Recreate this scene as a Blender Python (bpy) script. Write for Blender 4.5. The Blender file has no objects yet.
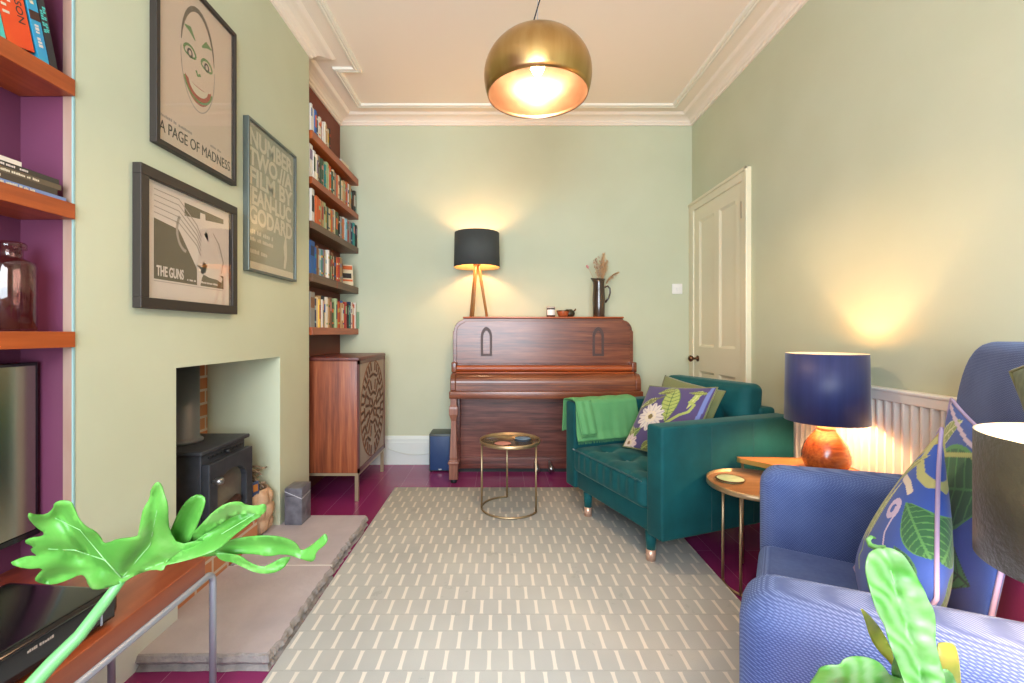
import bpy, bmesh, math, random
from mathutils import Vector, Matrix
from mathutils.geometry import delaunay_2d_cdt
random.seed(7)
SC = bpy.context.scene
COL = SC.collection
PI = math.pi

# ------------------------------------------------------------------ colour + materials
def s2l(v):
    v /= 255.0
    return v / 12.92 if v <= 0.04045 else ((v + 0.055) / 1.055) ** 2.4
def C(r, g=None, b=None):
    if isinstance(r, str):
        r = r.lstrip('#'); r, g, b = int(r[0:2], 16), int(r[2:4], 16), int(r[4:6], 16)
    return (s2l(r), s2l(g), s2l(b), 1.0)

def new_mat(name):
    m = bpy.data.materials.new(name); m.use_nodes = True
    nt = m.node_tree
    return m, nt, nt.nodes['Principled BSDF'], nt.nodes, nt.links

def coords(nt, stretch=(1, 1, 1)):
    tc = nt.nodes.new('ShaderNodeTexCoord'); mp = nt.nodes.new('ShaderNodeMapping')
    mp.inputs['Scale'].default_value = stretch
    nt.links.new(tc.outputs['Object'], mp.inputs['Vector'])
    return mp.outputs['Vector']

def noise(nt, vec, scale, detail=3, rough=.5):
    n = nt.nodes.new('ShaderNodeTexNoise')
    n.inputs['Scale'].default_value = scale; n.inputs['Detail'].default_value = detail
    n.inputs['Roughness'].default_value = rough
    nt.links.new(vec, n.inputs['Vector'])
    return n.outputs['Fac']

def ramp(nt, fac, stops):
    r = nt.nodes.new('ShaderNodeValToRGB')
    el = r.color_ramp.elements
    while len(el) < len(stops): el.new(.5)
    for e, (p, c) in zip(el, stops):
        e.position = p; e.color = c
    nt.links.new(fac, r.inputs['Fac'])
    return r.outputs['Color']

def bump(nt, height, strength, dist=.01):
    b = nt.nodes.new('ShaderNodeBump')
    b.inputs['Strength'].default_value = strength; b.inputs['Distance'].default_value = dist
    nt.links.new(height, b.inputs['Height'])
    return b.outputs['Normal']

def pm(name, col, rough=.6, metal=0., col2=None, scale=4., stretch=(1, 1, 1), bscale=None, bstr=.15, coat=0., sheen=0., sheen_tint=None, spec=.5, lo=.35, hi=.65):
    m, nt, p, N, L = new_mat(name)
    p.inputs['Roughness'].default_value = rough; p.inputs['Metallic'].default_value = metal
    p.inputs['Base Color'].default_value = col
    p.inputs['Specular IOR Level'].default_value = spec
    if coat: p.inputs['Coat Weight'].default_value = coat; p.inputs['Coat Roughness'].default_value = .15
    if sheen:
        p.inputs['Sheen Weight'].default_value = sheen; p.inputs['Sheen Roughness'].default_value = .35
        p.inputs['Sheen Tint'].default_value = sheen_tint or (1, 1, 1, 1)
    vec = coords(nt, stretch)
    if col2 is not None:
        L.new(ramp(nt, noise(nt, vec, scale, 5), [(lo, col), (hi, col2)]), p.inputs['Base Color'])
    if bscale:
        L.new(bump(nt, noise(nt, coords(nt), bscale, 3), bstr), p.inputs['Normal'])
    return m

def wood(name, dark, mid, light, axis='x', rough=.4, scale=14., coat=.1, fine=.5):
    m, nt, p, N, L = new_mat(name)
    st = {'x': (.06, 1, 1), 'y': (1, .06, 1), 'z': (1, 1, .06)}[axis]
    v = coords(nt, st)
    a = noise(nt, v, scale, 6, .65); b = noise(nt, v, scale * 5, 3, .6)
    mx = N.new('ShaderNodeMix'); mx.data_type = 'FLOAT'; mx.inputs[0].default_value = fine
    L.new(a, mx.inputs[2]); L.new(b, mx.inputs[3])
    L.new(ramp(nt, mx.outputs[0], [(.34, dark), (.5, mid), (.66, light)]), p.inputs['Base Color'])
    L.new(bump(nt, mx.outputs[0], .12, .004), p.inputs['Normal'])
    p.inputs['Roughness'].default_value = rough
    p.inputs['Coat Weight'].default_value = coat; p.inputs['Coat Roughness'].default_value = .2
    return m

def weave(name, c1, c2, cell=.004, rough=.9, sheen=.4, tint=None, bstr=.5):
    m, nt, p, N, L = new_mat(name)
    v = coords(nt)
    def wav(d, off):
        w = N.new('ShaderNodeTexWave'); w.wave_type = 'BANDS'; w.bands_direction = d
        w.inputs['Scale'].default_value = .32 / cell; w.inputs['Distortion'].default_value = .6
        w.inputs['Detail'].default_value = 1; w.inputs['Phase Offset'].default_value = off
        L.new(v, w.inputs['Vector']); return w.outputs['Fac']
    a, b = wav('DIAGONAL', 0), wav('Z', 1)
    mu = N.new('ShaderNodeMath'); mu.operation = 'MULTIPLY'; L.new(a, mu.inputs[0]); L.new(b, mu.inputs[1])
    n = noise(nt, v, 9, 3)
    ad = N.new('ShaderNodeMath'); ad.operation = 'MULTIPLY_ADD'; ad.inputs[1].default_value = .5
    L.new(n, ad.inputs[0]); L.new(mu.outputs[0], ad.inputs[2])
    L.new(ramp(nt, ad.outputs[0], [(.2, c1), (.85, c2)]), p.inputs['Base Color'])
    L.new(bump(nt, mu.outputs[0], bstr, .002), p.inputs['Normal'])
    p.inputs['Roughness'].default_value = rough
    p.inputs['Sheen Weight'].default_value = sheen; p.inputs['Sheen Tint'].default_value = tint or c2
    return m

def vcol_mat(name, rough=.85, sheen=.2):
    m, nt, p, N, L = new_mat(name)
    a = N.new('ShaderNodeVertexColor'); a.layer_name = 'Col'
    L.new(a.outputs['Color'], p.inputs['Base Color'])
    L.new(bump(nt, noise(nt, coords(nt), 400, 2), .15, .002), p.inputs['Normal'])
    p.inputs['Roughness'].default_value = rough; p.inputs['Sheen Weight'].default_value = sheen
    return m

def emit(name, col, strength):
    m, nt, p, N, L = new_mat(name)
    p.inputs['Base Color'].default_value = col
    p.inputs['Emission Color'].default_value = col; p.inputs['Emission Strength'].default_value = strength
    return m

def pane_mat(name, tint=(1, 1, 1, 1), ior=1.45, rough=.02):
    m = bpy.data.materials.new(name); m.use_nodes = True
    nt = m.node_tree; nt.nodes.clear()
    o = nt.nodes.new('ShaderNodeOutputMaterial'); mx = nt.nodes.new('ShaderNodeMixShader')
    t = nt.nodes.new('ShaderNodeBsdfTransparent'); g = nt.nodes.new('ShaderNodeBsdfGlossy'); lw = nt.nodes.new('ShaderNodeLayerWeight')
    lw.inputs['Blend'].default_value = .5
    pw = nt.nodes.new('ShaderNodeMath'); pw.operation = 'POWER'; pw.inputs[1].default_value = 4
    f = nt.nodes.new('ShaderNodeMath'); f.operation = 'MULTIPLY_ADD'; f.inputs[1].default_value = .9; f.inputs[2].default_value = ((ior - 1) / (ior + 1)) ** 2
    nt.links.new(lw.outputs['Facing'], pw.inputs[0]); nt.links.new(pw.outputs[0], f.inputs[0])
    t.inputs['Color'].default_value = tint; g.inputs['Roughness'].default_value = rough
    nt.links.new(f.outputs[0], mx.inputs[0]); nt.links.new(t.outputs[0], mx.inputs[1]); nt.links.new(g.outputs[0], mx.inputs[2])
    nt.links.new(mx.outputs[0], o.inputs['Surface'])
    return m

def leaf_mat(name, c1, c2, c3, scale=14):
    m, nt, p, N, L = new_mat(name)
    L.new(ramp(nt, noise(nt, coords(nt), scale, 4), [(.3, c1), (.55, c2), (.75, c3)]), p.inputs['Base Color'])
    L.new(bump(nt, noise(nt, coords(nt), 60, 2), .12, .004), p.inputs['Normal'])
    p.inputs['Roughness'].default_value = .38
    tr = N.new('ShaderNodeBsdfTranslucent'); tr.inputs['Color'].default_value = c2
    mx = N.new('ShaderNodeMixShader'); mx.inputs[0].default_value = .3
    L.new(p.outputs[0], mx.inputs[1]); L.new(tr.outputs[0], mx.inputs[2])
    L.new(mx.outputs[0], N['Material Output'].inputs['Surface'])
    return m

# ------------------------------------------------------------------ mesh builder
class MB:
    def __init__(s):
        s.v = []; s.f = []; s.mi = []; s.sm = []; s.M = Matrix.Identity(4); s.c = None
    def add(s, vs, fs, mi=0, smooth=False):
        o = len(s.v)
        s.v += [tuple(s.M @ Vector(p)) for p in vs]
        for k, f in enumerate(fs):
            s.f.append([i + o for i in f]); s.mi.append(mi[k] if isinstance(mi, list) else mi); s.sm.append(smooth)
        return s
    def box(s, x0, x1, y0, y1, z0, z1, mi=0):
        vs = [(x, y, z) for x in (x0, x1) for y in (y0, y1) for z in (z0, z1)]
        return s.add(vs, [(0, 1, 3, 2), (4, 6, 7, 5), (0, 4, 5, 1), (2, 3, 7, 6), (0, 2, 6, 4), (1, 5, 7, 3)], mi)
    def rbox(s, x0, x1, y0, y1, z0, z1, r=.01, seg=3, mi=0, fn=None):
        bm = bmesh.new(); bmesh.ops.create_cube(bm, size=1)
        bmesh.ops.scale(bm, vec=(x1 - x0, y1 - y0, z1 - z0), verts=bm.verts)
        bmesh.ops.translate(bm, vec=((x0 + x1) / 2, (y0 + y1) / 2, (z0 + z1) / 2), verts=bm.verts)
        r = min(r, .49 * min(x1 - x0, y1 - y0, z1 - z0))
        bmesh.ops.bevel(bm, geom=list(bm.edges), offset=r, segments=seg, profile=.5, affect='EDGES')
        bm.verts.index_update()
        vs = [tuple(v.co) for v in bm.verts]
        if fn: vs = [fn(*p) for p in vs]
        fs = [[v.index for v in f.verts] for f in bm.faces]; bm.free()
        return s.add(vs, fs, mi, True)
    def tube(s, pts, r, n=8, mi=0, closed=False, smooth=True):
        pts = [Vector(p) for p in pts]; m = len(pts); rs = r if isinstance(r, (list, tuple)) else [r] * m
        vs = []; prev = None
        for i, p in enumerate(pts):
            if closed: t = pts[(i + 1) % m] - pts[i - 1]
            else: t = pts[min(i + 1, m - 1)] - pts[max(i - 1, 0)]
            t.normalize()
            if prev is None: u = t.orthogonal().normalized()
            else:
                u = prev - t * prev.dot(t)
                u = u.normalized() if u.length > 1e-6 else t.orthogonal().normalized()
            prev = u; w = t.cross(u)
            for k in range(n):
                a = 2 * PI * k / n
                vs.append(tuple(p + (u * math.cos(a) + w * math.sin(a)) * rs[i]))
        fs = []
        for i in range(m if closed else m - 1):
            j = (i + 1) % m
            for k in range(n):
                fs.append((i * n + k, i * n + (k + 1) % n, j * n + (k + 1) % n, j * n + k))
        if not closed:
            fs.append(tuple(range(n))[::-1]); fs.append(tuple((m - 1) * n + k for k in range(n)))
        return s.add(vs, fs, mi, smooth)
    def lathe(s, prof, cx=0, cy=0, n=32, mi=0, closed=False, smooth=True, caps=True):
        vs = []
        for (r, z) in prof:
            for k in range(n):
                a = 2 * PI * k / n; vs.append((cx + r * math.cos(a), cy + r * math.sin(a), z))
        fs = []; m = len(prof); mis = []
        for i in range(m if closed else m - 1):
            j = (i + 1) % m
            for k in range(n):
                fs.append((i * n + k, i * n + (k + 1) % n, j * n + (k + 1) % n, j * n + k))
                mis.append(mi[i] if isinstance(mi, list) else mi)
        if not closed and caps:
            if prof[0][0] > 1e-5: fs.append(tuple(range(n))[::-1]); mis.append(mis[0])
            if prof[-1][0] > 1e-5: fs.append(tuple((m - 1) * n + k for k in range(n))); mis.append(mis[-1])
        return s.add(vs, fs, mis, smooth)
    def prism(s, poly, a0, a1, plane='xz', mi=0):
        """polygon in a plane, extruded along the remaining axis from a0 to a1"""
        def pt(p, a):
            return {'xz': (p[0], a, p[1]), 'yz': (a, p[0], p[1]), 'xy': (p[0], p[1], a)}[plane]
        n = len(poly)
        vs = [pt(p, a0) for p in poly] + [pt(p, a1) for p in poly]
        fs = [tuple(range(n)), tuple(range(2 * n - 1, n - 1, -1))]
        fs += [(i, i + n, (i + 1) % n + n, (i + 1) % n) for i in range(n)]
        return s.add(vs, fs, mi)
    def grid(s, fn, nu, nv, mi=0, smooth=True):
        vs = [fn(i / nu, j / nv) for j in range(nv + 1) for i in range(nu + 1)]
        fs = [(j * (nu + 1) + i, j * (nu + 1) + i + 1, (j + 1) * (nu + 1) + i + 1, (j + 1) * (nu + 1) + i) for j in range(nv) for i in range(nu)]
        return s.add(vs, fs, mi, smooth)
    def build(s, name, mats, parent=None, bevel=0, recalc=True, solid=0, subsurf=0, loc=None, rot=None):
        me = bpy.data.meshes.new(name)
        me.from_pydata(s.v, [], s.f); me.update()
        mats = mats if isinstance(mats, (list, tuple)) else [mats]
        for m in mats: me.materials.append(m)
        me.polygons.foreach_set('material_index', s.mi); me.polygons.foreach_set('use_smooth', s.sm)
        if recalc:
            bm = bmesh.new(); bm.from_mesh(me); bmesh.ops.recalc_face_normals(bm, faces=bm.faces); bm.to_mesh(me); bm.free()
        if s.c is not None:
            ca = me.color_attributes.new('Col', 'FLOAT_COLOR', 'POINT')
            ca.data.foreach_set('color', [x for c in s.c for x in c])
        o = bpy.data.objects.new(name, me); COL.objects.link(o)
        if parent: o.parent = parent
        if loc: o.location = loc
        if rot: o.rotation_euler = rot
        if bevel:
            b = o.modifiers.new('bevel', 'BEVEL'); b.width = bevel; b.segments = 2; b.limit_method = 'ANGLE'; b.angle_limit = .6
        if solid:
            b = o.modifiers.new('solid', 'SOLIDIFY'); b.thickness = solid; b.offset = 0
        if subsurf:
            b = o.modifiers.new('sub', 'SUBSURF'); b.levels = b.render_levels = subsurf
        return o

def tag(o, label, cat, group=None):
    o['label'] = label; o['category'] = cat
    if group: o['group'] = group
    return o
def thing(name, label, cat, loc=(0, 0, 0), rz=0, group=None):
    o = bpy.data.objects.new(name, None); o.empty_display_size = .05; COL.objects.link(o)
    o.location = loc; o.rotation_euler = (0, 0, rz)
    return tag(o, label, cat, group)
def struct(o): o['kind'] = 'structure'; return o
def plabel(o, label): o['label'] = label; return o

def text_part(name, s, size, M, mat, parent=None, extrude=.0004, align='LEFT', sx=1.0, bold=0.0, width=None):
    if s[0] == '~':             # print too small to read in the photo: a row of letter-sized marks ('.' a letter, ' ' a gap)
        b = MB(); x = 0; rr = random.Random(s)
        for ch in s[1:]:
            w_ = size * rr.uniform(.35, .6) * sx
            if ch != ' ': b.box(x, x + w_ * .72, 0, size * rr.uniform(.45, .7), 0, extrude)
            x += w_
        if width: b.v = [(p[0] * width / x, p[1], p[2]) for p in b.v]
        b.v = [tuple(M @ Vector(p)) for p in b.v]
        return b.build(name, mat, parent)
    cu = bpy.data.curves.new(name, 'FONT'); cu.body = s; cu.size = size; cu.extrude = extrude; cu.align_x = align; cu.offset = bold
    to = bpy.data.objects.new(name + '_tmp', cu); COL.objects.link(to)
    dg = bpy.context.evaluated_depsgraph_get(); dg.update()
    me = bpy.data.meshes.new_from_object(to.evaluated_get(dg))
    bpy.data.objects.remove(to, do_unlink=True); bpy.data.curves.remove(cu)
    if width:
        xs = [v.co.x for v in me.vertices]; sx = width / max(1e-6, max(xs) - min(xs))
    me.transform(M @ Matrix.Diagonal((sx, 1, 1, 1)))
    me.materials.clear(); me.materials.append(mat)
    me.name = name
    o = bpy.data.objects.new(name, me); COL.objects.link(o)
    if parent: o.parent = parent
    return o
def face_px(x, y, z):      # lettering on a face that looks along +X, read along +Y
    return Matrix(((0, 0, 1, x), (1, 0, 0, y), (0, 1, 0, z), (0, 0, 0, 1)))

# ------------------------------------------------------------------ material library
PAINT = pm('sage_wall_paint', C('#c6cbaf'), .75, col2=C('#c2c7aa'), scale=2.5, bscale=90, bstr=.03)
CEIL = pm('ceiling_paint', C('#f2e6d6'), .85, bscale=60, bstr=.03)
TRIMP = pm('white_gloss_trim', C('#eee9da'), .4)
DOORP = pm('cream_door_paint', C('#e3dcbf'), .4)
SKIRT = pm('skirting_paint', C('#d8e0da'), .4)
PURPLE = pm('purple_alcove_paint', C('#6a3550'), .5, col2=C('#653049'), scale=3)
RUST = pm('rust_alcove_paint', C('#74331c'), .6, col2=C('#6c2e1a'), scale=3)
STRIP = pm('bare_edge_wood', C('#8c6250'), .7, col2=C('#a48a7a'), scale=9, stretch=(1, 1, .15))
BRASS = pm('brushed_brass', C('#b8965c'), .3, 1, col2=C('#c6a66e'), scale=18, stretch=(1, 1, .1))
BRASS_IN = pm('gilded_inside', C('#8f7868'), .28, .97, col2=C('#a38b78'), scale=9)
GOLDM = pm('gold_table_metal', C('#c2ab88'), .38, .9, col2=C('#b09a78'), scale=12)
STEEL = pm('grey_metal_rod', C('#a9b0bc'), .4, .5)
NICKEL = pm('champagne_leg_metal', C('#b5a284'), .4, .6)
BLACKP = pm('black_gloss_plastic', C('#0c0d0f'), .15)
BLACKM = pm('matt_black', C('#1d1d1f'), .6)
IRON = pm('stove_iron', C('#34373c'), .5, .25, col2=C('#3d4046'), scale=20, bscale=180, bstr=.06)
PIANO_W = wood('piano_mahogany', C('#452012'), C('#743c22'), C('#905634'), 'x', .33, 13, .3)
PIANO_D = wood('piano_lower_mahogany', C('#3e1e18'), C('#6b382e'), C('#8a5142'), 'x', .38, 16, .2)
PIANO_E = wood('piano_edge_wood', C('#7e3a1a'), C('#a35128'), C('#b5622f'), 'x', .3, 10, .3)
PIANO_Z = wood('piano_leg_wood', C('#6d4234'), C('#8c5a48'), C('#a3705a'), 'z', .4, 12, .2)
INLAY = pm('dark_inlay', C('#43281f'), .5)
SHELFW = wood('shelf_oiled_pine', C('#7c3412'), C('#a04a1b'), C('#b85d28'), 'y', .4, 6, .15)
SHELFD = wood('shelf_dark_walnut', C('#4c3220'), C('#6b4a30'), C('#7a563a'), 'y', .45, 7)
BENCHW = wood('bench_red_wood', C('#6f2f18'), C('#8b3f20'), C('#9c4e2b'), 'y', .3, 6, .3)
CABW = wood('cabinet_acacia', C('#5f2a1a'), C('#8e4a2c'), C('#ad673f'), 'z', .42, 9, .15)
CABD = wood('cabinet_dark_edge', C('#4a2020'), C('#63302a'), C('#7a4032'), 'z', .42, 9)
CABP = pm('limed_carved_panel', C('#94867a'), .6, col2=C('#a4978a'), scale=9, stretch=(1, 1, .2))
CARVE = pm('carving_recess_brown', C('#3c2318'), .7)
CARVED = pm('carving_rim', C('#7d5038'), .6)
OAK = wood('lamp_leg_oak', C('#8a5a30'), C('#a8743f'), C('#bc8850'), 'z', .4, 16)
TABLEW = wood('table_top_veneer', C('#b86a34'), C('#cc8048'), C('#d99460'), 'x', .35, 8, .2)
ROUNDW = wood('hammered_brown_top', C('#6e4c2e'), C('#8d6642'), C('#a27c54'), 'x', .4, 14)
PEARW = wood('turned_pear_wood', C('#6e2f14'), C('#a3501f'), C('#c06a2c'), 'x', .22, 22, .6)
SHADE_G = pm('charcoal_shade', C('#3f4342'), .8, bscale=300, bstr=.1)
SHADE_N = pm('navy_satin_shade', C('#27305f'), .5, col2=C('#2c3668'), scale=60, stretch=(1, 1, .02), sheen=.3)
SHADE_O = pm('olive_velvet_shade', C('#3a341d'), .85, col2=C('#463f26'), scale=16, bscale=120, bstr=.2, sheen=.3)
SHADE_IN = pm('gold_lining', C('#efc987'), .5, .1)
SHADE_INW = pm('cream_lining', C('#f4e3c4'), .7)
VELVET = pm('teal_velvet', C('#0c484c'), .7, col2=C('#115558'), scale=7, sheen=.45, sheen_tint=C('#8a9c90'), bscale=40, bstr=.06, spec=.2)
VELVETB = pm('teal_velvet_button', C('#0a4a4e'), .7, sheen=.4)
COPPER = pm('copper_foot', C('#e6bca4'), .35, .6)
BLUEF = weave('blue_woven_fabric', C('#3a508a'), C('#7089c2'), .0042, sheen=.25, tint=C('#9fb4dc'), bstr=.5)
GREENT = weave('green_wool_throw', C('#4a8c54'), C('#6ba66e'), .003, sheen=.3, bstr=.3)
OLIVE = pm('olive_velvet_back', C('#6d7346'), .8, col2=C('#7e8455'), scale=14, sheen=.4)
MAGENTA = pm('magenta_velvet', C('#7a1250'), .7, sheen=.5, sheen_tint=C('#d070a8'), bscale=30, bstr=.08)
STONE = pm('hearth_sandstone', C('#aaa0a4'), .7, col2=C('#bcb2b4'), scale=7, bscale=35, bstr=.25, lo=.25, hi=.75)
STONEE = pm('hearth_broken_edge', C('#8e8988'), .9, col2=C('#a29a96'), scale=30, bscale=60, bstr=.8)
GROUT = pm('pale_joint', C('#d8d4d0'), .8)
MARBLE = pm('grey_marble_box', C('#5b5a62'), .3, col2=C('#77767e'), scale=22)
VEIN = pm('marble_vein', C('#cfcdd2'), .4)
WHITEP = pm('white_plastic', C('#eceae4'), .4)
RADW = pm('radiator_enamel', C('#f0ece2'), .35)
BASKET = pm('wide_weave_basket', C('#b58e6c'), .75, col2=C('#c9a685'), scale=25, bscale=120, bstr=.2)
TWIG = pm('dry_twig', C('#6f5a46'), .9, col2=C('#a28c74'), scale=40, stretch=(1, 1, .2))
KNOB = pm('dark_bronze', C('#644630'), .35, .8)
def bulb_mat(name, col, strength):
    m = bpy.data.materials.new(name); m.use_nodes = True
    nt = m.node_tree; nt.nodes.clear()
    o = nt.nodes.new('ShaderNodeOutputMaterial'); ad = nt.nodes.new('ShaderNodeAddShader')
    t = nt.nodes.new('ShaderNodeBsdfTransparent'); e = nt.nodes.new('ShaderNodeEmission')
    e.inputs['Color'].default_value = col; e.inputs['Strength'].default_value = strength
    nt.links.new(t.outputs[0], ad.inputs[0]); nt.links.new(e.outputs[0], ad.inputs[1]); nt.links.new(ad.outputs[0], o.inputs['Surface'])
    return m
BULB = bulb_mat('warm_bulb', (1, .75, .42, 1), 6)
BULBP = bulb_mat('pendant_bulb', (1, .80, .5, 1), 8)
PANE = pane_mat('picture_glass')
BLUECLOTH = pm('speaker_cloth_blue', C('#223f6b'), .45, bscale=600, bstr=.1)
CABLE = pm('pale_cable', C('#c9cfc4'), .5)
STEELP = pm('pedal_steel', C('#9a9a9a'), .3, .9)
LEAF = leaf_mat('philodendron_green', C('#519a3a'), C('#69b24c'), C('#90c870'))
LEAF2 = leaf_mat('fern_green', C('#55a03e'), C('#6fb455'), C('#98cb82'), 26)
def streaks(m):
    nt = m.node_tree; N, L = nt.nodes, nt.links; p = N['Principled BSDF']
    w = N.new('ShaderNodeTexWave'); w.bands_direction = 'DIAGONAL'; w.inputs['Scale'].default_value = 26; w.inputs['Distortion'].default_value = 3; w.inputs['Detail'].default_value = 2
    L.new(coords(nt), w.inputs['Vector'])
    src = p.inputs['Base Color'].links[0].from_socket
    mx = N.new('ShaderNodeMix'); mx.data_type = 'RGBA'; mx.inputs[7].default_value = C('#cfe4c4')
    mu = N.new('ShaderNodeMath'); mu.operation = 'MULTIPLY'; mu.inputs[1].default_value = .30
    L.new(w.outputs['Fac'], mu.inputs[0]); L.new(mu.outputs[0], mx.inputs[0]); L.new(src, mx.inputs[6]); L.new(mx.outputs[2], p.inputs['Base Color'])
streaks(LEAF2)
LEAFY = leaf_mat('yellowing_leaf', C('#8fae3c'), C('#b5b84e'), C('#d2a060'), 22)
STEMG = pm('leaf_stem', C('#6aae68'), .4)
RIB = pm('leaf_rib', C('#8cc47e'), .4)
TERRA = pm('terracotta_pot', C('#a8623f'), .8, bscale=40, bstr=.1)
FRAMEB = pm('black_brown_frame', C('#2e2722'), .5)
FRAMES = pm('pewter_frame', C('#6c7470'), .4, .6)
PAPER = pm('cream_print_paper', C('#d8c3ab'), .8)
PAPERW = pm('white_print_paper', C('#d5c8bc'), .8)
PAPERG = pm('sage_grey_print', C('#9a967e'), .8, col2=C('#a29d84'), scale=3)
INKD = pm('dark_ink', C('#3c342c'), .8)
INKB = pm('brown_olive_ink', C('#5d5039'), .8)
INKG = pm('green_ink', C('#5d8a44'), .8)
INKR = pm('red_ink', C('#a5442c'), .8)
INKL = pm('pale_ink', C('#d6cbb0'), .8)
INKM = pm('mid_line_ink', C('#a09386'), .8)

def brick_mat():
    m, nt, p, N, L = new_mat('bare_brick')
    tc = N.new('ShaderNodeTexCoord'); sx = N.new('ShaderNodeSeparateXYZ'); cx = N.new('ShaderNodeCombineXYZ')
    L.new(tc.outputs['Object'], sx.inputs[0]); L.new(sx.outputs['Y'], cx.inputs['X']); L.new(sx.outputs['Z'], cx.inputs['Y'])
    b = N.new('ShaderNodeTexBrick'); L.new(cx.outputs[0], b.inputs['Vector'])
    b.inputs['Scale'].default_value = 1; b.inputs['Brick Width'].default_value = .215; b.inputs['Row Height'].default_value = .072; b.inputs['Mortar Size'].default_value = .007
    b.inputs['Color1'].default_value = C('#b0663e'); b.inputs['Color2'].default_value = C('#c98a5e'); b.inputs['Mortar'].default_value = C('#cbb8a2')
    L.new(b.outputs['Color'], p.inputs['Base Color']); p.inputs['Roughness'].default_value = .9
    L.new(bump(nt, b.outputs['Fac'], -.5, .01), p.inputs['Normal'])
    return m
BRICK = brick_mat()

def floor_mat():
    m, nt, p, N, L = new_mat('purple_gloss_boards')
    tc = N.new('ShaderNodeTexCoord'); sx = N.new('ShaderNodeSeparateXYZ'); cx = N.new('ShaderNodeCombineXYZ')
    L.new(tc.outputs['Object'], sx.inputs[0]); L.new(sx.outputs['Y'], cx.inputs['X']); L.new(sx.outputs['X'], cx.inputs['Y'])
    b = N.new('ShaderNodeTexBrick'); L.new(cx.outputs[0], b.inputs['Vector'])
    b.inputs['Scale'].default_value = 1; b.inputs['Brick Width'].default_value = 2.3; b.inputs['Row Height'].default_value = .178; b.inputs['Mortar Size'].default_value = .0013
    b.inputs['Color1'].default_value = C('#84295d'); b.inputs['Color2'].default_value = C('#8d3066'); b.inputs['Mortar'].default_value = C('#a2648a')
    L.new(b.outputs['Color'], p.inputs['Base Color'])
    p.inputs['Roughness'].default_value = .22
    L.new(bump(nt, noise(nt, coords(nt, (1, .1, 1)), 20, 3), .05, .01), p.inputs['Normal'])
    return m
FLOORM = floor_mat()

def rug_mat():
    m, nt, p, N, L = new_mat('rug_dashed_weave')
    tc = N.new('ShaderNodeTexCoord'); sx = N.new('ShaderNodeSeparateXYZ'); L.new(tc.outputs['Object'], sx.inputs[0])
    def M(op, a, b=None, c=None):
        n = N.new('ShaderNodeMath'); n.operation = op
        for k, q in enumerate((a, b, c)):
            if q is None: continue
            if isinstance(q, (int, float)): n.inputs[k].default_value = q
            else: L.new(q, n.inputs[k])
        return n.outputs[0]
    v = M('DIVIDE', M('ADD', sx.outputs['Y'], 10), .098)
    row = M('FLOOR', v); par = M('MODULO', row, 2)
    u = M('MULTIPLY_ADD', par, .5, M('DIVIDE', M('ADD', sx.outputs['X'], 10), .0722))
    fu = M('ABSOLUTE', M('SUBTRACT', M('FRACT', u), .5)); fv = M('ABSOLUTE', M('SUBTRACT', M('FRACT', v), .5))
    flare = M('MULTIPLY', M('POWER', M('MULTIPLY', fv, 2), 6), .05)
    dash = M('MULTIPLY', M('LESS_THAN', fu, M('ADD', flare, .085)), M('LESS_THAN', fv, .45))
    # thin outline round every lozenge between dashes
    line = M('MULTIPLY', M('GREATER_THAN', fv, .475), M('GREATER_THAN', fu, .16))
    n1 = noise(nt, tc.outputs['Object'], 3.2, 4); n2 = noise(nt, tc.outputs['Object'], 260, 2)
    base = ramp(nt, n1, [(.3, C('#b2b4b0')), (.7, C('#bfc0ba'))])
    def mix(f, a, bcol):
        x = N.new('ShaderNodeMix'); x.data_type = 'RGBA'
        L.new(f, x.inputs[0])
        (L.new(a, x.inputs[6]) if not isinstance(a, tuple) else setattr(x.inputs[6], 'default_value', a))
        (L.new(bcol, x.inputs[7]) if not isinstance(bcol, tuple) else setattr(x.inputs[7], 'default_value', bcol))
        return x.outputs[2]
    c = mix(M('MULTIPLY', line, .35), base, C('#9c9c94'))
    c = mix(dash, c, C('#dfdacf'))
    # faint worn stains with a shape of their own
    st = M('MULTIPLY', M('GREATER_THAN', noise(nt, tc.outputs['Object'], 7, 6, .7), .64), .22)
    c = mix(st, c, C('#8b908a'))
    L.new(c, p.inputs['Base Color'])
    L.new(bump(nt, n2, .35, .003), p.inputs['Normal'])
    p.inputs['Roughness'].default_value = .95; p.inputs['Specular IOR Level'].default_value = .2
    return m
RUGM = rug_mat()

# ------------------------------------------------------------------ the room
XR, XLF, XLN, XC = 1.612, -1.343, -1.353, -1.203        # right wall, far / near alcove, chimney face
YB, YF = 3.82, -1.5                                     # back wall, window wall
YC0, YC1 = 1.288, 2.866                                 # chimney breast
YO0, YO1, ZO = 1.69, 2.488, .97                         # fire opening
ZCOR, ZC = 2.838, 2.90
XBK = -1.60                                             # brick back of the fireplace

b = MB(); b.box(-1.75, XR + .12, YF - .12, YB + .12, -.1, 0); struct(b.build('floor', FLOORM))
b = MB(); b.box(-1.75, XR + .12, YF - .12, YB + .12, ZC, ZC + .1); struct(b.build('ceiling', CEIL))
b = MB(); b.box(-1.75, XR + .12, YB, YB + .12, 0, ZC); struct(b.build('wall_back', PAINT))
b = MB(); b.box(XR, XR + .12, YF, YB, 0, ZC); struct(b.build('wall_right', PAINT))
b = MB(); b.box(-1.75, XLN, YF, YC0, 0, ZC); struct(b.build('wall_left', PURPLE))
b = MB(); b.box(-1.75, XLF, YC1, YB, 0, ZC); struct(b.build('wall_left_alcove', RUST))
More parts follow.
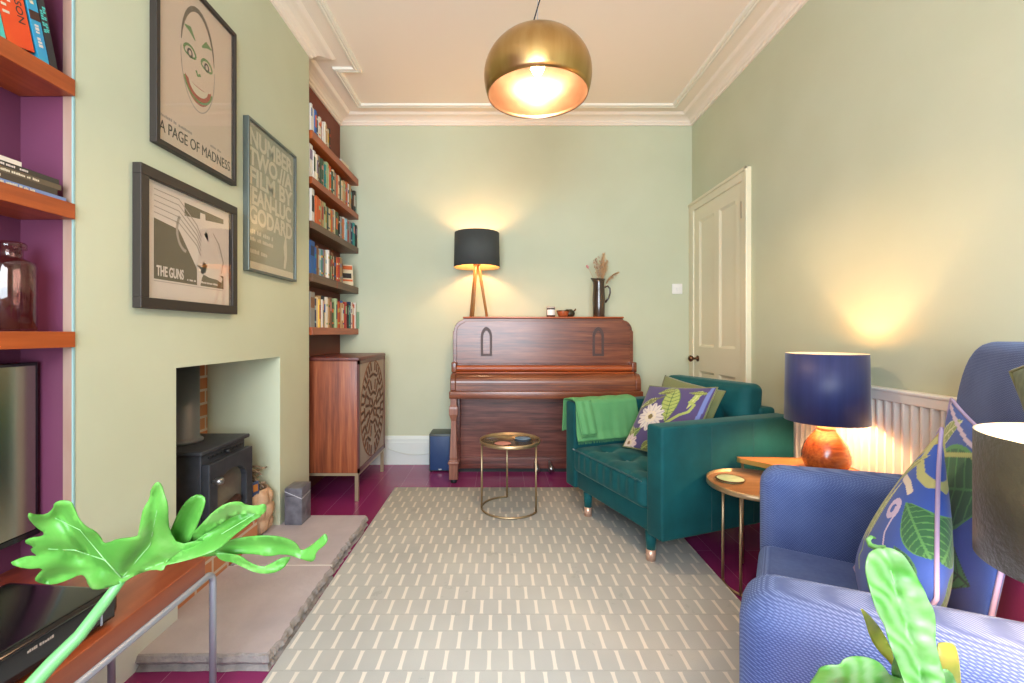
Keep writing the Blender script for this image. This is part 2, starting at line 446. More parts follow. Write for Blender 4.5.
# window wall behind the camera, a wide bay opening that lets the daylight in
WX0, WX1, WZ0, WZ1 = -1.25, .75, .55, 2.5
b = MB()
b.box(-1.75, WX0, YF - .12, YF, 0, ZC); b.box(WX1, XR + .12, YF - .12, YF, 0, ZC)
b.box(WX0, WX1, YF - .12, YF, 0, WZ0); b.box(WX0, WX1, YF - .12, YF, WZ1, ZC)
struct(b.build('wall_front', PAINT))
b = MB()
b.box(WX0, WX1, YF - .1, YF - .04, WZ0, WZ0 + .06); b.box(WX0, WX1, YF - .1, YF - .04, WZ1 - .06, WZ1)
for x in (WX0, WX0 + .73, WX1 - .79, WX1 - .06): b.box(x, x + .06, YF - .1, YF - .04, WZ0, WZ1)
b.box(WX0, WX1, YF - .09, YF - .05, 1.5, 1.54)
struct(b.build('window_1', TRIMP))

# chimney breast: face with the opening, two returns, recess
b = MB()
def quad(a, c, mi=0):       # a, c: opposite corners of an axis aligned rectangle
    (x0, y0, z0), (x1, y1, z1) = a, c
    if x0 == x1: vs = [(x0, y0, z0), (x0, y1, z0), (x0, y1, z1), (x0, y0, z1)]
    elif y0 == y1: vs = [(x0, y0, z0), (x1, y0, z0), (x1, y0, z1), (x0, y0, z1)]
    else: vs = [(x0, y0, z0), (x1, y0, z0), (x1, y1, z0), (x0, y1, z0)]
    b.add(vs, [(0, 1, 2, 3)], mi)
b.box(-1.75, XC, YC0, YO0, 0, ZC); b.box(-1.75, XC, YO1, YC1, 0, ZC)
b.box(-1.75, XC, YO0, YO1, ZO, ZC)
b.box(-1.75, XBK, YO0, YO1, 0, ZO, 1)
struct(b.build('wall_chimney_breast', [PAINT, BRICK]))
# purple lining and the bare edge strip on the near return of the chimney breast
b = MB(); b.box(XLN, -1.2315, YC0 - .004, YC0, 0, ZCOR); struct(b.build('wall_alcove_return', PURPLE))
b = MB(); b.box(-1.2315, -1.207, YC0 - .006, YC0, .45, ZCOR); struct(b.build('trim_1', STRIP))
b = MB(); b.box(-1.207, XC + .001, YC0 - .006, YC0, .45, ZCOR); struct(b.build('trim_2', pm('pale_blue_edge_paint', C('#8fb0ac'), .6)))

# cornice, mitred round every corner
def sweep_room(path, prof, name, mat):
    n = len(path); b = MB(); vs = []
    for i, p in enumerate(path):
        p = Vector(p)
        def nrm(q0, q1):
            d = (Vector(q1) - Vector(q0)).normalized(); return Vector((-d.y, d.x))
        if i == 0: off = nrm(path[0], path[1])
        elif i == n - 1: off = nrm(path[-2], path[-1])
        else: off = nrm(path[i - 1], path[i]) + nrm(path[i], path[i + 1])
        for (a, z) in prof: vs.append((p.x + off.x * a, p.y + off.y * a, z))
    m = len(prof); fs = []
    for i in range(n - 1):
        for k in range(m - 1): fs.append((i * m + k, (i + 1) * m + k, (i + 1) * m + k + 1, i * m + k + 1))
    b.add(vs, fs, 0); return struct(b.build(name, mat))
room_path = [(XR, YF), (XR, YB), (XLF, YB), (XLF, YC1), (XC, YC1), (XC, YC0), (XLN, YC0), (XLN, YF)]
prof = [(0, ZCOR), (.014, ZCOR), (.018, ZCOR + .012), (.03, ZCOR + .016)] + \
       [(.03 + .075 * (1 - math.cos(t * PI / 2)), ZCOR + .016 + .03 * math.sin(t * PI / 2)) for t in (.25, .5, .75, 1)] + \
       [(.112, ZC - .012), (.125, ZC - .0005)]
sweep_room(room_path, prof, 'trim_3', CEIL)
sweep_room(room_path, [(.208, ZC - .0004), (.211, ZC - .016), (.224, ZC - .019), (.23, ZC - .012), (.24, ZC - .019), (.254, ZC - .016), (.258, ZC - .0004)], 'trim_4', TRIMP)
# skirtings
def skirt(name, path):
    return sweep_room(path, [(.0, .238), (.006, .238), (.01, .222), (.016, .212), (.016, .19), (.02, .185), (.02, 0)], name, SKIRT)
skirt('baseboard_back', [(XR, YB), (XLF, YB)])
skirt('baseboard_right', [(XR, YF), (XR, 2.90)])
skirt('baseboard_left', [(XC, YO0 - .02), (XC, YC0), ])

# door in the right wall: architrave, leaf with four panels, knob, hinge
b = MB()
YD0, YD1, ZD = 2.99, 3.735, 2.10
def arch(y0, y1, z0, z1):
    b.box(XR - .028, XR, y0, y1, z0, z1); 
arch(YD0 - .075, YD0 - .0, 0, ZD + .07); arch(YD1, YB, 0, ZD + .07); arch(YD0 - .0, YD1, ZD, ZD + .07)
b.box(XR - .038, XR - .026, YD0 - .078, YD0 - .055, 0, ZD + .075); b.box(XR - .038, XR - .026, YD0 - .078, YB, ZD + .053, ZD + .075)
struct(b.build('trim_5', DOORP, bevel=.004))
b = MB()
X0, X1 = XR - .018, XR - .006
pans = [(3.085, 3.315, .99, 2.0), (3.39, 3.645, .99, 2.0), (3.085, 3.315, .22, .80), (3.39, 3.645, .22, .80)]
b.box(X1, XR - .001, YD0, YD1, .006, ZD)
for (a, c) in ((YD0, 3.085), (3.315, 3.39), (3.645, YD1)): b.box(X0, X1, a, c, .006, ZD)
for (a, c) in ((.006, .22), (.80, .99), (2.0, ZD)):
    b.box(X0, X1, 3.085, 3.315, a, c); b.box(X0, X1, 3.39, 3.645, a, c)
for (y0, y1, z0, z1) in pans:      # panel mouldings
    m = .022
    b.add([(X0, y0, z0), (X0, y1, z0), (X0, y1, z1), (X0, y0, z1), (X1 + .002, y0 + m, z0 + m), (X1 + .002, y1 - m, z0 + m), (X1 + .002, y1 - m, z1 - m), (X1 + .002, y0 + m, z1 - m)],
          [(0, 1, 5, 4), (1, 2, 6, 5), (2, 3, 7, 6), (3, 0, 4, 7)])
DOOR = struct(b.build('door_1', DOORP))
b = MB(); b.M = Matrix.Translation((X0, 3.665, .895)) @ Matrix.Rotation(-PI / 2, 4, 'Y')
b.lathe([(.024, 0), (.024, .006), (.010, .010), (.009, .035), (.018, .042), (.026, .055), (.026, .062), (.017, .074), (0, .077)], n=24)
plabel(b.build('door_knob', KNOB, DOOR), 'dark bronze round door knob')
b = MB(); b.box(X0 - .004, X0, YD0 - .004, YD0 + .012, 1.86, 1.96); b.tube([(X0 - .006, YD0 + .001, 1.855), (X0 - .006, YD0 + .001, 1.965)], .005)
b.build('hinge', KNOB, DOOR)

# light switch on the back wall
t = thing('light_switch', 'white square light switch on the back wall left of the cream door', 'light switch', (1.486, YB, 1.47))
b = MB(); b.rbox(-.043, .043, -.009, -.0005, -.043, .043, .004); b.build('plate', WHITEP, t)
b = MB(); b.rbox(-.009, .009, -.015, -.008, -.014, .014, .003); b.build('rocker', WHITEP, t)

# radiator on the right wall
t = thing('radiator', 'white ridged panel radiator on the right wall behind the navy lamp', 'radiator', (XR - .03, 1.95, .14))
b = MB()
RL, RH = .52, .735
ys = []; n = 26
poly = [(.024, -RL)]
for i in range(n):
    y = -RL + 2 * RL * (i + .5) / n; w = RL / n
    poly += [(0.012, y - w * .62), (-.018, y - w * .3), (-.018, y + w * .3), (0.012, y + w * .62)]
poly += [(.024, RL)]
b.prism(poly, .055, RH - .05, 'xy')
b.box(-.02, .024, -RL, RL, RH - .05, RH - .012); b.box(-.02, .024, -RL, RL, 0.02, .056)
b.build('panel', RADW, t, bevel=.003)
b = MB(); b.rbox(-.024, .028, -RL - .004, RL + .004, RH - .014, RH, .004); b.build('top_grille', RADW, t)
for y in (-RL + .04, RL - .04):
    b = MB(); b.tube([(0.004, y, -.14), (0.004, y, .03)], .0085); b.build('pipe', WHITEP, t)
for y in (-RL + .14, RL - .14):
    b = MB(); b.box(.023, .0295, y - .02, y + .02, .1, .66); b.build('bracket', WHITEP, t)

# ------------------------------------------------------------------ rug
b = MB(); b.rbox(-.742, .978, .85, 3.21, .0005, .012, .004, 2)
tag(b.build('rug', RUGM), 'large taupe rug with rows of short cream dashes on the purple floor', 'rug')

# ------------------------------------------------------------------ hearth, stove, basket, marble box
def slab(name, x0, x1, y0, y1, z1, label, n=26):
    """flagstone with broken edges"""
    rnd = random.Random(name + label); per = []
    def jag(a): return (rnd.random() - .5) * a
    for i in range(n): per.append((x1 + jag(.012), y0 + (y1 - y0) * i / n + jag(.008)))
    per += [(x1 - .006, y1), (x0, y1), (x0, y0)]
    for i in range(1, 16): per.append((x0 + (x1 - x0) * i / 16, y0 + jag(.010)))
    m = len(per); cx, cy = sum(p[0] for p in per) / m, sum(p[1] for p in per) / m
    vs = []; rings = [(0.0, .0005), (.012, .013), (0.0, .03), (.004, z1 - .004), (.012, z1)]
    for (ins, z) in rings:
        for (x, y) in per:
            k = ins + (abs(jag(.008)) if ins else 0)
            X = x - (k if x > x1 - .03 else 0); Y = y + (k if y < y0 + .03 and name == 'hearth_slab' and y0 < 1.6 else 0)
            vs.append((X, Y, z + (jag(.004) if .001 < z < z1 else 0)))
    fs = []; mi = []
    for r in range(len(rings) - 1):
        for i in range(m): fs.append((r * m + i, r * m + (i + 1) % m, (r + 1) * m + (i + 1) % m, (r + 1) * m + i)); mi.append(1)
    fs.append(tuple((len(rings) - 1) * m + i for i in range(m))); mi.append(0)
    fs.append(tuple(range(m))[::-1]); mi.append(1)
    b = MB(); b.add(vs, fs, mi); return tag(b.build(name, [STONE, STONEE]), label, 'hearth stone')
slab('hearth_slab', XBK + .01, -.746, 1.476, 2.052, .05, 'front half of the stone hearth with a broken front edge')
slab('hearth_slab', XBK + .01, -.756, 2.066, 2.62, .05, 'rear half of the stone hearth under the grey marble box')
b = MB(); b.box(XC, -.76, 2.0535, 2.0645, .004, .0495); struct(b.build('trim_6', GROUT))

b = MB(); b.box(XBK + .012, -1.222, 1.705, 2.29, .0505, .165)
tag(b.build('brick_plinth', BRICK), 'low brick plinth under the wood burning stove', 'plinth')
t = thing('wood_burning_stove', 'black wood burning stove with a glazed door in the fireplace', 'stove', (-1.40, 2.09, .1655))
SZ = .4335                                              # top at world z .599
b = MB(); b.rbox(-.165, .135, -.165, .165, .02, SZ - .02, .006); b.build('body', IRON, t)
b = MB(); b.rbox(-.18, .150, -.186, .186, SZ - .018, SZ, .005); b.build('top_plate', IRON, t)
b = MB()
b.box(.136, .156, -.15, .17, .05, .37)
d = b
t_door = MB()
yo0, yo1, z0, z1 = -.165, .172, .035, .375
# door: frame with an arched opening
ai = [(-.105, .11), (.118, .11)] + [(.118, .25)] + [(.118 - .1115 * (1 - math.cos(a * PI / 8)) , .25 + .065 * math.sin(a * PI / 8)) for a in range(1, 8)] + [(-.105, .25)]
ao = []
m = len(ai)
def door_ring(bb, x0, x1, inner, outer):
    k = len(inner); vs = [(x0, p[0], p[1]) for p in inner] + [(x0, p[0], p[1]) for p in outer] + [(x1, p[0], p[1]) for p in inner] + [(x1, p[0], p[1]) for p in outer]
    fs = []
    for i in range(k):
        j = (i + 1) % k
        fs += [(i, j, k + j, k + i), (2 * k + i, 3 * k + i, 3 * k + j, 2 * k + j), (i, 2 * k + i, 2 * k + j, j), (k + i, k + j, 3 * k + j, 3 * k + i)]
    bb.add(vs, fs)
cy, cz = .0065, .2
for (y, z) in ai:           # project inner outline on to the door's rectangle
    dy, dz = y - cy, z - cz
    s = min(((yo1 - cy) / dy if dy > 1e-6 else (yo0 - cy) / dy if dy < -1e-6 else 9), ((z1 - cz) / dz if dz > 1e-6 else (z0 - cz) / dz if dz < -1e-6 else 9))
    ao.append((cy + dy * s, cz + dz * s))
# make sure the corners are there
def with_corners(ai, ao):
    ai2, ao2 = [], []
    cs = [(yo0, z0), (yo1, z0), (yo1, z1), (yo0, z1)]
    for i in range(len(ai)):
        ai2.append(ai[i]); ao2.append(ao[i]); j = (i + 1) % len(ai)
        for c in cs:
            a1 = math.atan2(ao[i][1] - cz, ao[i][0] - cy); a2 = math.atan2(ao[j][1] - cz, ao[j][0] - cy); ac = math.atan2(c[1] - cz, c[0] - cy)
            if (ac - a1) % (2 * PI) < (a2 - a1) % (2 * PI) and (ac - a1) % (2 * PI) > 1e-4:
                f = ((ac - a1) % (2 * PI)) / ((a2 - a1) % (2 * PI))
                ai2.append((ai[i][0] + (ai[j][0] - ai[i][0]) * f, ai[i][1] + (ai[j][1] - ai[i][1]) * f)); ao2.append(c)
    return ai2, ao2
ai2, ao2 = with_corners(ai, ao)
dm = MB(); door_ring(dm, .137, .170, ai2, ao2); DO = dm.build('stove_door', IRON, t, bevel=.003)
gm = MB(); gm.box(.140, .144, -.108, .121, .105, .318)
plabel(gm.build('glass', pm('sooty_stove_glass', C('#5a564e'), .12, col2=C('#77705f'), scale=6), DO), 'smoke stained door glass')
hm = MB(); hm.tube([(.17, -.14, .30), (.195, -.14, .30)], .008); hm.lathe([(.016, .288), (.019, .30), (.016, .312)], .197, -.14, 16); hm.build('handle', STEELP, DO)
lm = MB(); lm.tube([(.15, -.09, .125), (.155, .07, .155)], .018, 10); lm.build('log_rest', INLAY, DO)
vm = MB()
for i in range(9): vm.box(.134, .141, -.12 + .03 * i, -.1 + .03 * i, .388, .398)
vm.tube([(.136, .0, .393), (.160, .0, .393)], .008); vm.build('air_vent', BLACKM, t)
b = MB(); b.lathe([(.085, SZ), (.085, SZ + .012), (.074, SZ + .02), (.070, SZ + .024), (.070, ZO - .1655 - .004), ], -.062, 0, 32); plabel(b.build('flue_pipe', pm('flue_grey', C('#5d6062'), .5, .3, bscale=160, bstr=.06), t), 'round grey flue pipe')
for (x, y) in ((-.14, -.14), (-.14, .14), (.11, -.14), (.11, .14)):
    b = MB(); b.tube([(x, y, .0), (x, y, .024)], .016); b.build('foot', IRON, t)

# wide-weave basket with kindling
BX, BY = -1.30, 2.388
t = thing('basket', 'tan wide weave basket of kindling beside the wood burning stove', 'basket', (BX, BY, .0505))
b = MB()
prof = [(.062, 0), (.083, .03), (.093, .08), (.094, .14), (.086, .20), (.076, .235)]
b.lathe([(0, .001)] + prof + [(.07, .235), (.078, .19), (.083, .13), (.08, .06), (.06, .012), (0, .012)], n=28)
b.build('body', BASKET, t)
b = MB()
for r in range(3):
    z0, z1 = .012 + .075 * r, .079 + .075 * r
    for k in range(9):
        a0 = 2 * PI * (k + .5 * (r % 2)) / 9; a1 = a0 + 2 * PI / 9 * .90
        def fn(u, v, z0=z0, z1=z1, a0=a0, a1=a1):
            z = z0 + (z1 - z0) * v; a = a0 + (a1 - a0) * u
            rr = [q for q in prof]
            R = next((p[0] + (q[0] - p[0]) * (z - p[1]) / (q[1] - p[1]) for p, q in zip(prof, prof[1:]) if p[1] <= z <= q[1]), .076)
            R += .002 + .011 * (math.sin(PI * u) * math.sin(PI * v)) ** .6
            return (R * math.cos(a), R * math.sin(a), z)
        b.grid(fn, 6, 4)
b.build('weave', BASKET, t)
b = MB(); b.rbox(.087, .104, -.10, -.05, .13, .2, .004); bx_ = b
tw_src = None
rt = random.Random(3)
for i in range(26):
    b = MB(); L = rt.uniform(.08, .125)
    b.tube([(-L / 2, 0, 0), (-L * .1, rt.uniform(-.006, .006), rt.uniform(-.003, .005)), (L / 2, 0, rt.uniform(-.004, .004))], [.004, .0052, .0036], 6)
    o = b.build('twig', TWIG, loc=(BX + rt.uniform(-.035, .02), BY + rt.uniform(-.02, .035), .0505 + .232 + .0042 * i), rot=(rt.uniform(-.1, .1), rt.uniform(-.16, .16), rt.uniform(0, PI)))
    tag(o, 'thin dry kindling twig piled on the tan basket by the stove', 'twig', 'kindling twigs in the basket')
b = MB(); b.M = Matrix.Translation((-1.252, 2.352, .068)) @ Matrix.Rotation(.12, 4, 'X') @ Matrix.Rotation(-.5, 4, 'Z'); b.rbox(-.006, .006, -.020, .020, 0, .275, .003); b.box(.0062, .0068, -.013, .013, .225, .262, 1)
tag(b.build('firelighter_pack', [pm('navy_pack', C('#2f456b'), .5), pm('pack_orange', C('#c0762e'), .5)]), 'slim navy pack with an orange patch standing in the tan basket', 'packet')

t = thing('marble_box', 'grey marble lidded box with a white vein on the hearth corner', 'box', (-1.13, 2.545, .0505))
b = MB(); b.rbox(-.047, .047, -.06, .06, 0, .155, .002); b.build('body', MARBLE, t)
b = MB(); b.rbox(-.047, .047, -.06, .06, .157, .2, .002)
b.build('lid', MARBLE, t)
b = MB(); b.add([(-.046, -.0606, .185), (-.046, -.0606, .181), (.047, -.0606, .142), (.047, -.0606, .146)], [(0, 1, 2, 3)])
b.add([(.0473, -.06, .144), (.0473, .06, .155), (.0473, .06, .152), (.0473, -.06, .141)], [(0, 1, 2, 3)]); b.build('vein', VEIN, t)

# ------------------------------------------------------------------ cabinet in the far alcove
t = thing('sideboard_cabinet', 'acacia cabinet with carved round fretwork doors in the far left alcove', 'cabinet', (0, 0, 0))
cx0, cx1, cy0, cy1, cz0, cz1 = -1.335, -.93, 2.965, 3.64, .185, .94
b = MB(); b.rbox(cx0, cx1, cy0, cy1, cz0, cz1 - .022, .004); b.build('body', CABW, t)
b = MB(); b.rbox(cx0, cx1 + .012, cy0 - .006, cy1 + .006, cz1 - .022, cz1, .004); b.build('top', CABD, t)
b = MB()
for (y0, y1, z0, z1) in ((cy0, cy0 + .028, cz0, cz1 - .023), (cy1 - .028, cy1, cz0, cz1 - .023), (cy0, cy1, cz0, cz0 + .03), (cy0, cy1, cz1 - .045, cz1 - .023)):
    b.box(cx1, cx1 + .010, y0, y1, z0, z1)
b.build('front_frame', CABD, t)
ym = (cy0 + cy1) / 2; zm = (cz0 + cz1) / 2
def slot(bb, cyy, czz, ang, L, W, x, h, mi=0):
    pts = []
    for k in range(8):
        a = PI * k / 7 - PI / 2; pts.append((L / 2 - W / 2 + W / 2 * math.cos(a), W / 2 * math.sin(a)))
    for k in range(8):
        a = PI * k / 7 + PI / 2; pts.append((-L / 2 + W / 2 + W / 2 * math.cos(a), W / 2 * math.sin(a)))
    ca, sa = math.cos(ang), math.sin(ang)
    bb.prism([(cyy + p[0] * ca - p[1] * sa, czz + p[0] * sa + p[1] * ca) for p in pts], x, x + h, 'yz', mi)
for side in (0, 1):
    y0, y1 = (cy0 + .029, ym - .001) if side == 0 else (ym + .001, cy1 - .029)
    b = MB(); b.box(cx1 + .0005, cx1 + .007, y0, y1, cz0 + .031, cz1 - .046)
    dr = b.build('door', CABP, t)
    dk = MB(); rm = MB()
    for (R, nn, L, W, tn) in ((.045, 8, .055, .013, 0), (.098, 8, .062, .013, 1), (.155, 18, .07, .013, 0), (.213, 13, .085, .013, 1), (.268, 32, .058, .014, 0)):
        for k in range(nn):
            a = 2 * PI * (k + .5) / nn + .1 * math.sin(R * 40)
            yy, zz = ym + R * math.cos(a) * .96, zm + R * math.sin(a) * 1.12
            if not (y0 + .012 < yy < y1 - .012): continue
            tw = math.atan2(1.12 * math.sin(a), .96 * math.cos(a)) + (PI / 2 if tn else .12)
            slot(rm, yy, zz, tw, L + .009, W + .009, cx1 + .007, .003)
            slot(dk, yy, zz, tw, L, W, cx1 + .0101, .0006)
    for k in range(60):
        a0, a1 = 2 * PI * k / 60, 2 * PI * (k + 1) / 60
        ps = [(ym + R * math.cos(a) * .96, zm + R * math.sin(a) * 1.12) for (R, a) in ((.300, a0), (.300, a1), (.309, a1), (.309, a0))]
        if all(y0 < p[0] < y1 for p in ps): rm.prism(ps, cx1 + .007, cx1 + .010, 'yz')
    rm.build('carving', CARVED, dr); dk.build('carved_recess', CARVE, dr)
for y in (cy0 + .02, cy1 - .02):
    for x in (cx0 + .03, cx1 - .008):
        b = MB(); b.box(x - .011, x + .011, y - .011, y + .011, 0, cz0 - .018); b.build('leg', NICKEL, t)
b = MB(); b.box(cx0 + .005, cx1 + .005, cy0 + .006, cy1 - .006, cz0 - .018, cz0 - .0005); b.build('base_frame', NICKEL, t)

# ------------------------------------------------------------------ alcove shelves (far) and their paperbacks
XS = -1.187
shelf_z = [(2.334, 2.386), (2.049, 2.092), (1.765, 1.812), (1.427, 1.48), (1.088, 1.137)]
nm = ['top', 'second', 'third', 'fourth', 'lowest']
for k, (z0, z1) in enumerate(shelf_z):
    b = MB(); b.box(XLF + .001, XS, YC1 + .012, YB - .002, z0, z1)
    tag(b.build('wall_shelf', SHELFD if k in (2, 3) else SHELFW, bevel=.002), '%s of the five book shelves in the far alcove, %s' % (nm[k], 'dark wood' if k in (2, 3) else 'orange brown wood'), 'shelf', 'alcove book shelves')
bcols = {'white': '#e4ddd2', 'cream': '#d9c9a8', 'black': '#25221f', 'orange': '#d2622b', 'red': '#a83228', 'dark green': '#41563c', 'teal': '#2f8a86', 'pale green': '#a5b889',
         'blue': '#2e5e9e', 'navy': '#2b3658', 'grey': '#8c8880', 'brown': '#7a5238', 'yellow': '#d8b04c', 'pink': '#c98a86', 'tan': '#b08a5a', 'pale blue': '#8fb0bc', 'lilac': '#8c7a94'}
BM = {k: pm(k.replace(' ', '_') + '_book_cover', C(v), .6) for k, v in bcols.items()}
PAGES = pm('book_pages', C('#d8ccb2'), .85)
ordw = ['first', 'second', 'third', 'fourth', 'fifth', 'sixth', 'seventh', 'eighth', 'ninth', 'tenth', 'eleventh', 'twelfth', 'thirteenth', 'fourteenth', 'fifteenth', 'sixteenth', 'seventeenth', 'eighteenth', 'nineteenth', 'twentieth', 'twenty-first', 'twenty-second', 'twenty-third', 'twenty-fourth', 'twenty-fifth', 'twenty-sixth', 'twenty-seventh', 'twenty-eighth', 'twenty-ninth', 'thirtieth', 'thirty-first', 'thirty-second', 'thirty-third', 'thirty-fourth']
def book(name, w, h, d, cm, bm2, bands=True):
    """standing book: spine towards +X, thickness along Y, origin at the middle of its foot"""
    b = MB(); e = .0012
    b.box(-e, 0, -w / 2, w / 2, 0, h, 0)                        # spine
    b.box(-d, -e, -w / 2, -w / 2 + e, 0, h, 0); b.box(-d, -e, w / 2 - e, w / 2, 0, h, 0)
    b.box(-d + .003, -e, -w / 2 + e, w / 2 - e, .002, h - .002, 1)
    if bands:
        for (z0, z1) in bands: b.box(0, .0004, -w / 2 * .9, w / 2 * .9, h * z0, h * z1, 2)
    return b.build(name, [cm, PAGES, bm2])
def lean(o, a, w):
    """tip a book about its lower far/near edge"""
    o.rotation_euler.x = a
rb = random.Random(21)
rows = [
 (0, 2.885, 3.20, .155, ['white', 'white', 'blue', 'navy', 'yellow', 'white', 'white', 'pink', 'white', 'white', 'tan', 'grey', 'cream', 'black']),
 (1, 2.885, 3.80, .19, ['white', 'white', 'cream', 'black', 'grey', 'dark green', 'cream', 'teal', 'pale green', 'white', 'orange', 'dark green', 'cream', 'tan', 'grey', 'orange', 'cream', 'white', 'dark green', 'cream', 'tan', 'cream', 'brown', 'orange', 'red', 'white', 'pale green', 'tan', 'black', 'brown', 'black', 'black', 'grey']),
 (2, 2.885, 3.79, .185, ['white', 'white', 'orange', 'orange', 'cream', 'tan', 'pale green', 'cream', 'dark green', 'cream', 'yellow', 'orange', 'grey', 'cream', 'dark green', 'dark green', 'black', 'grey', 'cream', 'orange', 'white', 'pale blue', 'red', 'orange', 'grey', 'navy', 'pink', 'teal', 'navy', 'black']),
 (3, 2.885, 3.48, .2, ['blue', 'blue', 'brown', 'tan', 'pale blue', 'teal', 'lilac', 'tan', 'white', 'white', 'dark green', 'pale green', 'brown', 'cream', 'black', 'orange', 'red', 'tan', 'cream', 'grey']),
 (4, 2.885, 3.79, .215, ['grey', 'navy', 'cream', 'yellow', 'tan', 'white', 'black', 'cream', 'white', 'tan', 'brown', 'lilac', 'dark green', 'pale green', 'pale green', 'orange', 'orange', 'red', 'tan', 'blue', 'cream', 'red', 'tan', 'black', 'teal', 'teal', 'navy', 'white', 'pink', 'orange', 'white']),
]
for (k, y0, y1, hh, cols) in rows:
    n = len(cols); ws = [rb.uniform(.7, 1.3) for _ in cols]
    ws[0] *= 1.5 if k else 1.2
    if k in (3, 4): ws[0] = 2.3
    sc = (y1 - y0) / sum(ws); y = y0; cnt = {}
    for i, (c, w) in enumerate(zip(cols, ws)):
        w *= sc; h = hh * rb.uniform(.84, 1.0)
        if i == 0: h = hh * (1.12 if k < 3 else 1.05)
        d = min(rb.uniform(.11, .128), .15)
        c2 = rb.choice([q for q in BM if q != c])
        bands = rb.choice([[(.55, .85)], [(.15, .22), (.6, .75)], [(.3, .8)], [(.7, .78), (.1, .16)], []])
        o = book('book', w - .0012, h, d, BM[c], BM[c2], bands)
        a = 0
        if k == 1 and i < 4: a = -.05
        o.location = (XS - rb.uniform(.004, .02) + 0.0, y + w / 2, shelf_z[k][1] + .0003)
        y += w
        lab = '%s spined book, %s from the chimney breast on the %s alcove shelf' % (c, ordw[i], nm[k])
        tag(o, lab, 'book', 'books on the %s alcove shelf' % nm[k])
        if k == 3 and i == 14:
            b = MB(); q = XS - o.location.x + .0006
            b.box(0.0006, .0012, -.003, .003, .001, .02); b.box(.0006, q + .001, -.003, .003, .0006, .0012); b.box(q, q + .0008, -.003, .003, -.055, .001)
            plabel(b.build('ribbon_bookmark', BM['red'], o), 'red ribbon bookmark hanging over the shelf edge')
# lying book on the top shelf, the leaning cover on the fourth, glass book end on the lowest
b = MB(); b.box(-.11, 0, -.085, .085, 0, .022, 0); b.box(-.108, .0005, -.083, .083, .003, .019, 1); o = b.build('book', [BM['white'], PAGES]); o.location = (XS - .004, 3.50, shelf_z[0][1] + .0003)
tag(o, 'white book lying flat at the far end of the top alcove shelf', 'book', 'books on the top alcove shelf')
t = thing('book', 'cream book with an orange and black cover propped at the fourth alcove shelf end', 'book', (-1.215, 3.60, 1.4803), -.62, 'books on the fourth alcove shelf')
t.rotation_euler = (0, -.12, -.95)
b = MB(); b.box(-.016, 0, -.055, .055, .0, .165); b.build('cover', BM['cream'], t)
b = MB(); b.box(0, .0006, -.05, .05, .125, .155); b.box(0, .0006, -.05, .05, .03, .045); b.build('cover_band', BM['orange'], t)
b = MB(); b.box(0, .0006, -.042, .042, .055, .095); b.build('cover_picture', BM['black'], t)
b = MB(); b.box(-.0015, .0015, -.05, .05, 0, .002); b.M = Matrix.Identity(4); b = MB(); b.box(-.11, .012, 0, .004, 0, .14)
o = b.build('bookend', pane_mat('clear_acrylic', (.8, .9, .86, 1), 1.5, .05)); o.location = (XS, 3.796, shelf_z[4][1] + .0003)
tag(o, 'clear acrylic bookend closing the lowest alcove shelf', 'bookend')

# ------------------------------------------------------------------ pictures on the chimney breast
def picture(name, label, y0, y1, z0, z1, fw, depth, fm, paper, mount=0, mm=None):
    t = thing(name, label, 'picture', (XC, y0, z0))
    W, H = y1 - y0, z1 - z0
    b = MB()
    for (a0, a1, c0, c1) in ((0, W, 0, fw), (0, W, H - fw, H), (0, fw, fw, H - fw), (W - fw, W, fw, H - fw)): b.box(.0006, depth, a0, a1, c0, c1)
    b.build('frame', fm, t, bevel=.0015)
    b = MB(); b.box(.0008, .012, fw * .8, W - fw * .8, fw * .8, H - fw * .8); b.build('print', paper, t)
    if mount:
        b = MB()
        for (a0, a1, c0, c1) in ((fw, W - fw, fw, fw + mount), (fw, W - fw, H - fw - mount, H - fw), (fw, fw + mount, fw + mount, H - fw - mount), (W - fw - mount, W - fw, fw + mount, H - fw - mount)):
            b.box(.0122, .0140, a0, a1, c0, c1)
        b.build('mount', mm, t)
    b = MB(); b.box(depth - .006, depth - .0045, fw, W - fw, fw, H - fw); b.build('glass', PANE, t)
    return t, W, H
XPR = .0125
def stroke(bb, pts, w, x=XPR, mi=0):
    """tapered ink stroke on a print; pts in (y, z)"""
    n = len(pts); vs = []
    for i, p in enumerate(pts):
        a = Vector(pts[min(i + 1, n - 1)]) - Vector(pts[max(i - 1, 0)])
        if a.length < 1e-9: a = Vector((1, 0))
        a.normalize(); nn = Vector((-a.y, a.x)); ww = w[i] if isinstance(w, list) else w
        for s_ in (1, -1):
            q = Vector(p) + nn * ww / 2 * s_; vs.append((x, q.x, q.y))
    bb.add(vs, [(2 * i, 2 * i + 1, 2 * i + 3, 2 * i + 2) for i in range(n - 1)], mi)
def arc(cx, cz, rx, rz, a0, a1, n=14): return [(cx + rx * math.cos(a0 + (a1 - a0) * i / n), cz + rz * math.sin(a0 + (a1 - a0) * i / n)) for i in range(n + 1)]

